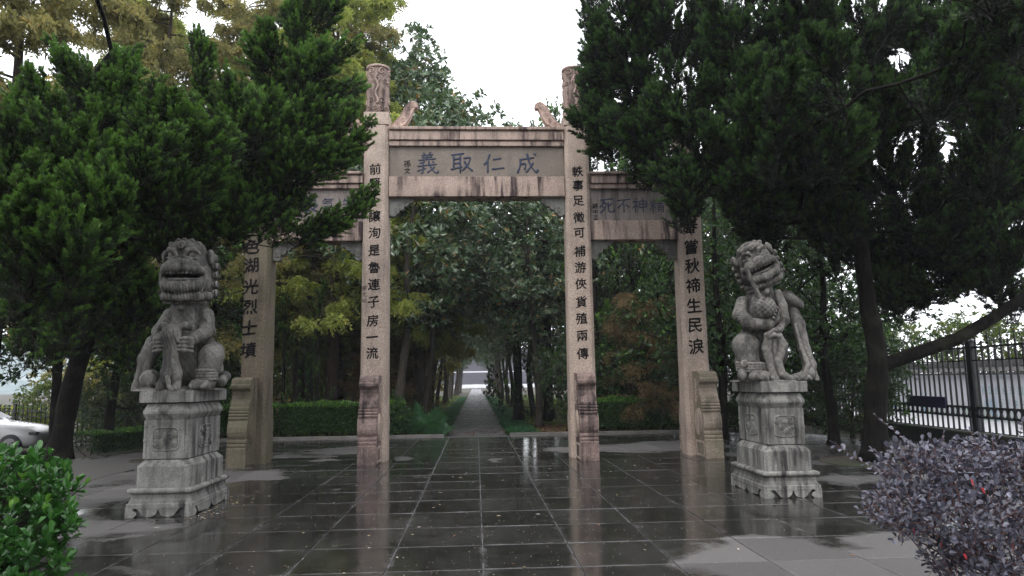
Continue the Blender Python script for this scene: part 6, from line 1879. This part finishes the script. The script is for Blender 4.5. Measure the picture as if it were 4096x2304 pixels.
# purple-leaved bush, right
rs = np.random.RandomState(202)
lob = [((2.88, 4.50, 0.97), (0.26, 0.32, 0.15), 150), ((3.27, 4.50, 0.94), (0.32, 0.35, 0.20), 170), ((2.63, 4.30, 0.76), (0.22, 0.25, 0.13), 110), ((2.91, 4.20, 0.73), (0.34, 0.32, 0.20), 170), ((3.50, 4.40, 0.80), (0.35, 0.35, 0.30), 150),
       ((3.03, 4.10, 0.55), (0.30, 0.3, 0.16), 130), ((2.81, 4.20, 0.48), (0.13, 0.2, 0.10), 40), ((3.25, 4.10, 0.36), (0.30, 0.3, 0.2), 80), ((3.56, 4.20, 0.62), (0.3, 0.3, 0.3), 60)]
T, d = bush_tips(lob, rs)
base = (3.62, 4.5, 0.0)
shoots = []
for p, dd in zip(T, d):
    ln = rs.uniform(0.10, 0.22)
    dr = unit(dd * np.array([1, 1, 0.5]) * 0.8 + np.array([-0.05, 0, 0.65]) + 0.35 * rs.normal(size=3))
    shoots.append((p - dr * ln * 0.6, dr, ln))
LS = [((2.57, 4.40, 0.95), (2.22, 4.35, 1.19)), ((2.90, 4.50, 1.06), (2.56, 4.45, 1.35)), ((2.99, 4.50, 1.04), (3.02, 4.50, 1.22)), ((3.19, 4.40, 1.07), (3.13, 4.40, 1.24)), ((3.35, 4.30, 1.13), (3.40, 4.30, 1.30)), ((2.49, 4.30, 0.81), (2.33, 4.30, 0.91))]
for a, b in LS:
    a, b = np.array(a), np.array(b)
    shoots.append((a, unit(b - a), float(np.linalg.norm(b - a))))
Pl, Dl, St = [], [], []
for b, dr, ln in shoots:
    n = max(5, int(ln / 0.024))
    sdv = unit(np.cross(dr, rs.normal(size=3)))
    s = np.linspace(0.1, 1, n)
    pts = b + dr * (ln * s)[:, None] + np.array([0, 0, -0.10]) * ((ln * s) ** 2)[:, None] * 1.0
    for i in range(n):
        sg = 1 if i % 2 else -1
        Pl.append(pts[i]); Dl.append(unit(sdv * sg + dr * 0.55 + 0.25 * rs.normal(size=3)))
    Pl.append(pts[-1]); Dl.append(dr)
    St.append((np.concatenate([[b], pts[::3], [pts[-1]]]), 0.0024, 0.001))
for k in range(40):
    p = T[rs.randint(len(T))]
    b = np.array(base) + rs.normal(size=3) * np.array([0.12, 0.1, 0])
    St.append((np.stack([b, (b + p) / 2 + rs.normal(size=3) * 0.06, p]), 0.010, 0.003))
P, D = np.array(Pl), np.array(Dl)
m = len(P)
Lf = 0.040 * (0.6 + 0.7 * rs.rand(m)); Wf = Lf * 0.64
lor = leaf_bush('purple_leaved_bush', 'bush with small dusky purple leaves and arching shoots in the lower right corner', 'bush', base, P, D, Lf, Wf, np.clip(rs.rand(m), 0, 1), [L_LOR], St, plain('reddish_twig', (0.16, 0.08, 0.07), 0.6), rs)
A = Acc()
A.add(np.zeros((0, 3)), np.zeros((0, 4), int))
redm = Acc()
ovals(redm, np.zeros((1, 3)), np.array([[0, 1.0, 0]]), 1.0, 0.62, np.random.RandomState(1), np.array([0.4]), up=np.array([[0, 0, 9.0]]))
rm = redm.mesh('red_leaf', L_LORR)
for (px, sz) in (((2.78, 4.05, 0.97), 0.045), ((2.88, 4.10, 0.92), 0.04), ((2.67, 4.00, 0.59), 0.038), ((2.57, 4.05, 0.64), 0.035), ((2.45, 4.10, 0.71), 0.032), ((2.90, 3.95, 0.65), 0.03)):
    o = link('red_leaf', rm, lor, loc=(px[0] - base[0], px[1] - 0.12 - base[1], px[2]), rot=(radians(75), radians(rs.uniform(-30, 30)), rs.uniform(0, 1)), scale=sz)
    o['label'] = 'bright red leaf'

# ================================================================ iron fences
def baluster(h, tall):
    A = Acc()
    lathe_acc(A, [(0.023, 0), (0.023, h), (0.03, h + 0.01), (0.03, h + 0.03), (0.018, h + 0.04)], 6)
    if tall:
        lathe_acc(A, [(0.012, h + 0.04), (0.026, h + 0.10), (0.014, h + 0.14), (0.018, h + 0.18), (0.002, h + 0.40)], 6)
    else:
        lathe_acc(A, [(0.012, h + 0.04), (0.012, h + 0.07), (0.024, h + 0.10), (0.020, h + 0.13), (0.002, h + 0.15)], 6)
    return A.mesh('picket', IRON)
def ring_mesh(R):
    A = Acc()
    a = np.linspace(0, 2 * pi, 17)
    tube_acc(A, np.stack([R * np.cos(a), np.zeros(17), R * 1.15 * np.sin(a)], 1), 0.022, 5, cap=False)
    return A.mesh('ring', IRON)
def arch_mesh(w):
    A = Acc()
    a = np.linspace(0, pi, 9)
    tube_acc(A, np.stack([w / 2 * np.cos(a), np.zeros(9), 0.13 * np.sin(a)], 1), 0.010, 5, cap=False)
    return A.mesh('arch', IRON)

fr = thing('iron_fence', 'tall black iron fence with spear tips and a band of rings along the right side', 'fence', (10.9, 15.06, 0), 0)
dirv = np.array([0.07, 1.0]); dirv /= np.linalg.norm(dirv)
rzf = math.atan2(dirv[1], dirv[0])
fr.rotation_euler = (0, 0, rzf)
z0 = 0.30
pt, ps, rg_, am = baluster(1.86, True), baluster(1.86, False), ring_mesh(0.085), arch_mesh(0.20)
s0, s1, sp = -5.0, 17.0, 0.21
k = 0
x = s0
while x < s1:
    if abs((x + 100) % 5.0) > 0.15 and abs((x + 100) % 5.0 - 5.0) > 0.15:
        link('picket', pt if k % 2 else ps, fr, loc=(x, 0, z0))
    link('ring', rg_, fr, loc=(x + sp / 2, 0, z0 + 0.46))
    if k % 2: link('arch', am, fr, loc=(x + sp / 2, 0, z0 + 1.70))
    x += sp; k += 1
for zz, hh in ((0.35, 0.03), (0.57, 0.03), (1.58, 0.03), (1.86, 0.04), (0.04, 0.03)):
    box_obj('rail', IRON, s0, s1, -0.02, 0.02, z0 + zz - hh / 2, z0 + zz + hh / 2, fr, 0)
for xx in np.arange(-5, 17.1, 5.0):
    p = box_obj('post', IRON, xx - 0.08, xx + 0.08, -0.08, 0.08, 0.0, z0 + 1.98, fr, 0.01)
    A = Acc(); lathe_acc(A, [(0.10, z0 + 1.98), (0.10, z0 + 2.02), (0.06, z0 + 2.04), (0.0, z0 + 2.16)], 8, xx, 0); A.obj('post_cap', IRON, p)
# the low dark wall under the fence
DW = plain('dark_mossy_wall', (0.035, 0.035, 0.03), 0.85, 0.4, 5.0)
wl = thing('low_wall', 'low dark mossy wall carrying the right iron fence', 'wall', (10.9, 15.06, 0), rzf)
box_obj('wall_body', DW, s0 - 3, s1 + 3, -0.13, 0.13, -0.2, 0.30, wl, 0.02)
A = Acc(); add_box(A, s0 - 3, s1 + 3, -0.16, 0.16, 0.302, 0.335)
A.obj('coping', plain('weathered_coping', (0.10, 0.10, 0.085), 0.8, 0.3), wl)
PURP = plain('dark_purple_board', (0.03, 0.02, 0.075), 0.5)
t = thing('notice_board', 'small dark purple board fixed to the iron fence near its post', 'board', (10.72, 16.5, 0.95), rzf)
box_obj('board', PURP, -0.8, 0.75, 0.0, 0.025, -0.13, 0.13, t, 0.005)
box_obj('board_edge', IRON, -0.8, 0.75, -0.004, -0.001, 0.10, 0.125, t, 0)

# left fence beyond the planting
fl = thing('iron_fence', 'low black iron fence behind the shrubs left of the lion', 'fence', (-13.0, 25.2, -0.45), -0.14)
pl_ = baluster(1.32, False)
ringless = 0
x = -9.0
k = 0
while x < 9.0:
    link('picket', pl_, fl, loc=(x, 0, 0)); x += 0.17; k += 1
for zz in (0.15, 1.02, 1.22):
    box_obj('rail', IRON, -9, 9, -0.018, 0.018, zz, zz + 0.035, fl, 0)
for xx in (-9, -6, -3, 0, 3, 6, 9):
    box_obj('post', IRON, xx - 0.035, xx + 0.035, -0.035, 0.035, -0.1, 1.5, fl, 0)
# climbing leaves on the left fence
rs = np.random.RandomState(5)
A = Acc()
n = 9000
x = rs.uniform(-24, -9.5, n); y = 25.9 - 0.14 * (x + 13) + rs.normal(0, 0.25, n); z = -0.4 + 1.35 * rs.rand(n) ** 0.8
leaves(A, np.stack([x, y, z], 1), rand_dirs(rs, n), 0.12 * (0.6 + 0.7 * rs.rand(n)), 0.07, rs, np.clip(rs.rand(n), 0, 1), up=np.array([0, -1.0, 0.3]))
tag(A.obj('climbing_leaves', L_COVER), 'mass of mixed climbing leaves along the left iron fence', 'ivy', kind='stuff')

# ================================================================ mural wall across the road
t = NT('painted_mural_wall')
p = t.obj()
sep = t.n('SeparateXYZ', Vector=p)
n = t.noise(t.scl(p, (1, 1, 1)), 0.9, 5.0, 0.6, 1.2)
low = t.math('SUBTRACT', 1.0, t.math('DIVIDE', sep.outputs[2], 0.75), True)
col = t.mix(t.math('MULTIPLY', t.ramp(n, [(0.45, 0.0), (0.62, 1.0)]), low), (0.62, 0.63, 0.68), (0.36, 0.48, 0.40))
n2 = t.noise(t.scl(p, (1.0, 1, 0.6)), 1.3, 3.0, 0.5, 0.5)
col = t.mix(t.math('MULTIPLY', t.ramp(n2, [(0.60, 0.0), (0.66, 0.9)]), t.math('SUBTRACT', 1.0, t.math('DIVIDE', sep.outputs[2], 1.3), True)), col, (0.20, 0.40, 0.55))
MURAL = t.done(t.bsdf(col, 0.7))
TILE = plain('grey_roof_tile', (0.09, 0.085, 0.085), 0.8, 0.4, 12)
wd = np.array([19.18 - 17.85, 31.47 - 22.51]); ang = math.atan2(wd[1], wd[0])
mw = thing('mural_wall', 'long white wall with pale blue and green painting and a tiled coping across the road', 'wall', (17.85, 22.51, -0.08), ang)
box_obj('wall_body', MURAL, -10, 22, -0.12, 0.12, 0.0, 1.62, mw, 0)
box_obj('coping', TILE, -10, 22, -0.26, 0.26, 1.62, 1.70, mw, 0)
tm = Acc()
a = np.linspace(0, pi, 6)
v = [(0.10 * cos(q), -0.30, 1.70 + 0.05 * sin(q)) for q in a] + [(0.10 * cos(q), 0.0, 1.90 + 0.05 * sin(q)) for q in a] + [(0.10 * cos(q), 0.30, 1.70 + 0.05 * sin(q)) for q in a]
tm.add(v, [(i, i + 1, 6 + i + 1, 6 + i) for i in range(5)] + [(6 + i, 6 + i + 1, 12 + i + 1, 12 + i) for i in range(5)])
tme = tm.mesh('roof_tile', TILE)
for k in range(130):
    link('roof_tile', tme, mw, loc=(-9.9 + 0.215 * k, 0, 0))
box_obj('ridge', TILE, -10, 22, -0.07, 0.07, 1.92, 2.12, mw, 0)
PALE = plain('faded_green_lettering', (0.22, 0.38, 0.42), 0.7)
for j, (txt, zc, x0, h) in enumerate((('护国保级珍园', 1.08, 1.9, 0.30), ('生活更美好', 0.66, 1.4, 0.27))):
    for i, ch in enumerate(txt):
        me = char_mesh(ch, h, PALE, 0, 0.0, 0.0, i)
        link('painted_character', me, mw, loc=(x0 - 0.42 * i, 0.0 + 0.123, zc), rot=(0, 0, pi))

# grey-roofed house beyond the wall
t = NT('grey_roof')
GR = t.done(t.bsdf(t.ramp(t.noise(t.obj(), 3.0, 4.0), [(0.3, (0.16, 0.17, 0.21)), (0.7, (0.24, 0.25, 0.30))]), 0.7))
hs = thing('house', 'pale house with a grey pitched roof glimpsed beyond the wall at the right edge', 'house', (38.5, 36.0, -1.4), 0.2)
box_obj('wall', WHITE, -5, 5, -4, 4, 0, 4.6, hs, 0)
A = Acc(); prism_acc(A, [(-4.6, 4.6), (4.6, 4.6), (0, 6.8)], -5.5, 5.5, 'x'); A.obj('roof', GR, hs)
GL = plain('dark_window_glass', (0.03, 0.035, 0.045), 0.1)
for xx in (-3.2, 0, 3.2):
    w = box_obj('window', plain('window_frame_paint', (0.4, 0.4, 0.4), 0.5), xx - 0.7, xx + 0.7, -4.06, -3.98, 2.6, 4.0, hs, 0)
    box_obj('pane', GL, xx - 0.6, xx + 0.6, -4.08, -4.065, 2.7, 3.9, w, 0)

# ================================================================ white car, front half in view
car = thing('parked_car', 'white car parked beyond the planting, only its bonnet and front wheel showing', 'car', (-14.3, 23.5, -0.46), radians(4))
t = NT('white_car_paint')
b = t.bsdf((0.42, 0.425, 0.44), 0.25)
b.inputs['Coat Weight'].default_value = 0.6
CARP = t.done(b)
import bmesh
def car_body():
    st = [(0.78, 0.42, 0.60, 0.62, 0.55), (0.62, 0.20, 0.70, 0.72, 0.72), (0.35, 0.18, 0.80, 0.86, 0.80), (0.0, 0.18, 0.86, 0.92, 0.84), (-0.45, 0.18, 0.90, 0.98, 0.86), (-0.75, 0.18, 0.93, 1.03, 0.87), (-1.0, 0.18, 0.95, 1.16, 0.87),
          (-1.5, 0.18, 0.96, 1.42, 0.87), (-2.1, 0.18, 0.97, 1.48, 0.87), (-2.9, 0.18, 0.98, 1.46, 0.87), (-3.3, 0.2, 0.98, 1.25, 0.85), (-3.55, 0.3, 0.95, 1.02, 0.78), (-3.65, 0.45, 0.8, 0.85, 0.66)]
    V = []
    for (x, zb, zs, zt, w) in st:
        wt = w * (0.70 if zt > 1.2 else 0.86)
        V += [(x, -w * 0.94, zb), (x, -w, (zb + zs) / 2), (x, -w * 0.97, zs), (x, -wt, zt), (x, 0, zt + 0.025), (x, wt, zt), (x, w * 0.97, zs), (x, w, (zb + zs) / 2), (x, w * 0.94, zb), (x, 0, zb)]
    n = len(st)
    F = [(10 * i + j, 10 * i + (j + 1) % 10, 10 * (i + 1) + (j + 1) % 10, 10 * (i + 1) + j) for i in range(n - 1) for j in range(10)]
    A = Acc(); A.add(V, F)
    A.f.append(np.array([list(range(10))[::-1]])); A.a.append(np.array([.5], np.float32))
    A.f.append(np.array([list(range(10 * n - 10, 10 * n))])); A.a.append(np.array([.5], np.float32))
    return A.mesh('body', CARP, True)
bm_ = car_body()
o = link('body', bm_, car)
sub = o.modifiers.new('round', 'SUBSURF'); sub.levels = 2; sub.render_levels = 2
cut_a = Acc()
for x in (0.0, -2.65):
    for s in (-1, 1):
        a = np.linspace(0, 2 * pi, 29)[:-1]
        prism_acc(cut_a, [(x + 0.37 * cos(q), 0.33 + 0.37 * sin(q)) for q in a], *sorted((s * 0.58, s * 1.1)), 'y')
cutter = cut_a.obj('wheel_arch_cut', None)
bo = o.modifiers.new('arches', 'BOOLEAN'); bo.object = cutter; bo.operation = 'DIFFERENCE'; bo.solver = 'EXACT'
dg = bpy.context.evaluated_depsgraph_get()
nm = bpy.data.meshes.new_from_object(o.evaluated_get(dg))
o.modifiers.clear(); o.data = nm
bpy.data.objects.remove(cutter)
RUB = plain('tyre_rubber', (0.02, 0.02, 0.02), 0.7)
RIM = plain('alloy_rim', (0.35, 0.35, 0.37), 0.3, metal=0.8)
for x in (0.0, -2.65):
    for s in (-1, 1):
        A = Acc()
        prof = [(0.20, -0.10), (0.30, -0.10), (0.325, -0.07), (0.325, 0.07), (0.30, 0.10), (0.20, 0.10), (0.20, -0.10)]
        ang_ = np.arange(28) * 2 * pi / 28
        V = np.concatenate([np.stack([r * np.cos(ang_), np.full(28, yy), r * np.sin(ang_)], 1) for r, yy in prof])
        i0 = (np.arange(6)[:, None] * 28 + np.arange(28)[None, :]).ravel(); i1 = (np.arange(6)[:, None] * 28 + (np.arange(28) + 1)[None, :] % 28).ravel()
        A.add(V, np.stack([i0, i1, i1 + 28, i0 + 28], 1))
        wh = A.obj('wheel', RUB, car, smooth=True, loc=(x, s * 0.74, 0.325))
        B = Acc()
        for q in range(10):
            an = q * 2 * pi / 10
            tube_acc(B, np.array([[0.03 * cos(an), s * 0.06, 0.03 * sin(an)], [0.20 * cos(an + 0.1), s * 0.075, 0.20 * sin(an + 0.1)]]), 0.016, 5)
        lathe_acc(B, [(0.0, 0)], 6) if False else None
        B.obj('rim', RIM, wh)
DG = plain('dark_glass', (0.012, 0.013, 0.016), 0.08)
A = Acc(); A.add([(-0.80, -0.66, 1.07), (-0.80, 0.66, 1.07), (-1.42, 0.56, 1.40), (-1.42, -0.56, 1.40)], [(0, 1, 2, 3)]); me = A.mesh('windscreen', DG)
me.transform(Matrix.Translation((0.03, 0, 0.045))); link('windscreen', me, car)
for s in (-1, 1):
    A = Acc(); A.add([(-1.0, s * 0.835, 1.02), (-2.9, s * 0.845, 1.03), (-2.75, s * 0.70, 1.38), (-1.55, s * 0.70, 1.36)], [(0, 1, 2, 3) if s < 0 else (3, 2, 1, 0)])
    A.obj('side_window', DG, car)
    box_obj('wing_mirror', CARP, -1.02, -0.90, *sorted((s * 0.84, s * 1.0)), 0.98, 1.10, car, 0.03)
    box_obj('headlight', plain('lamp_glass', (0.06, 0.06, 0.065), 0.1), 0.48, 0.70, *sorted((s * 0.52, s * 0.74)), 0.60, 0.70, car, 0.02)

# ================================================================ thin damp air
hz = bpy.data.materials.new('thin_haze')
hz.use_nodes = True
hz.node_tree.nodes.clear()
ho = hz.node_tree.nodes.new('ShaderNodeOutputMaterial')
hv = hz.node_tree.nodes.new('ShaderNodeVolumePrincipled')
hv.inputs['Color'].default_value = (0.86, 0.91, 1.0, 1)
hv.inputs['Density'].default_value = 0.0007
hz.node_tree.links.new(hv.outputs[0], ho.inputs['Volume'])
A = Acc(); add_box(A, -440, 440, -80, 540, -2.0, 45.0)
tag(A.obj('haze', hz), kind='stuff')
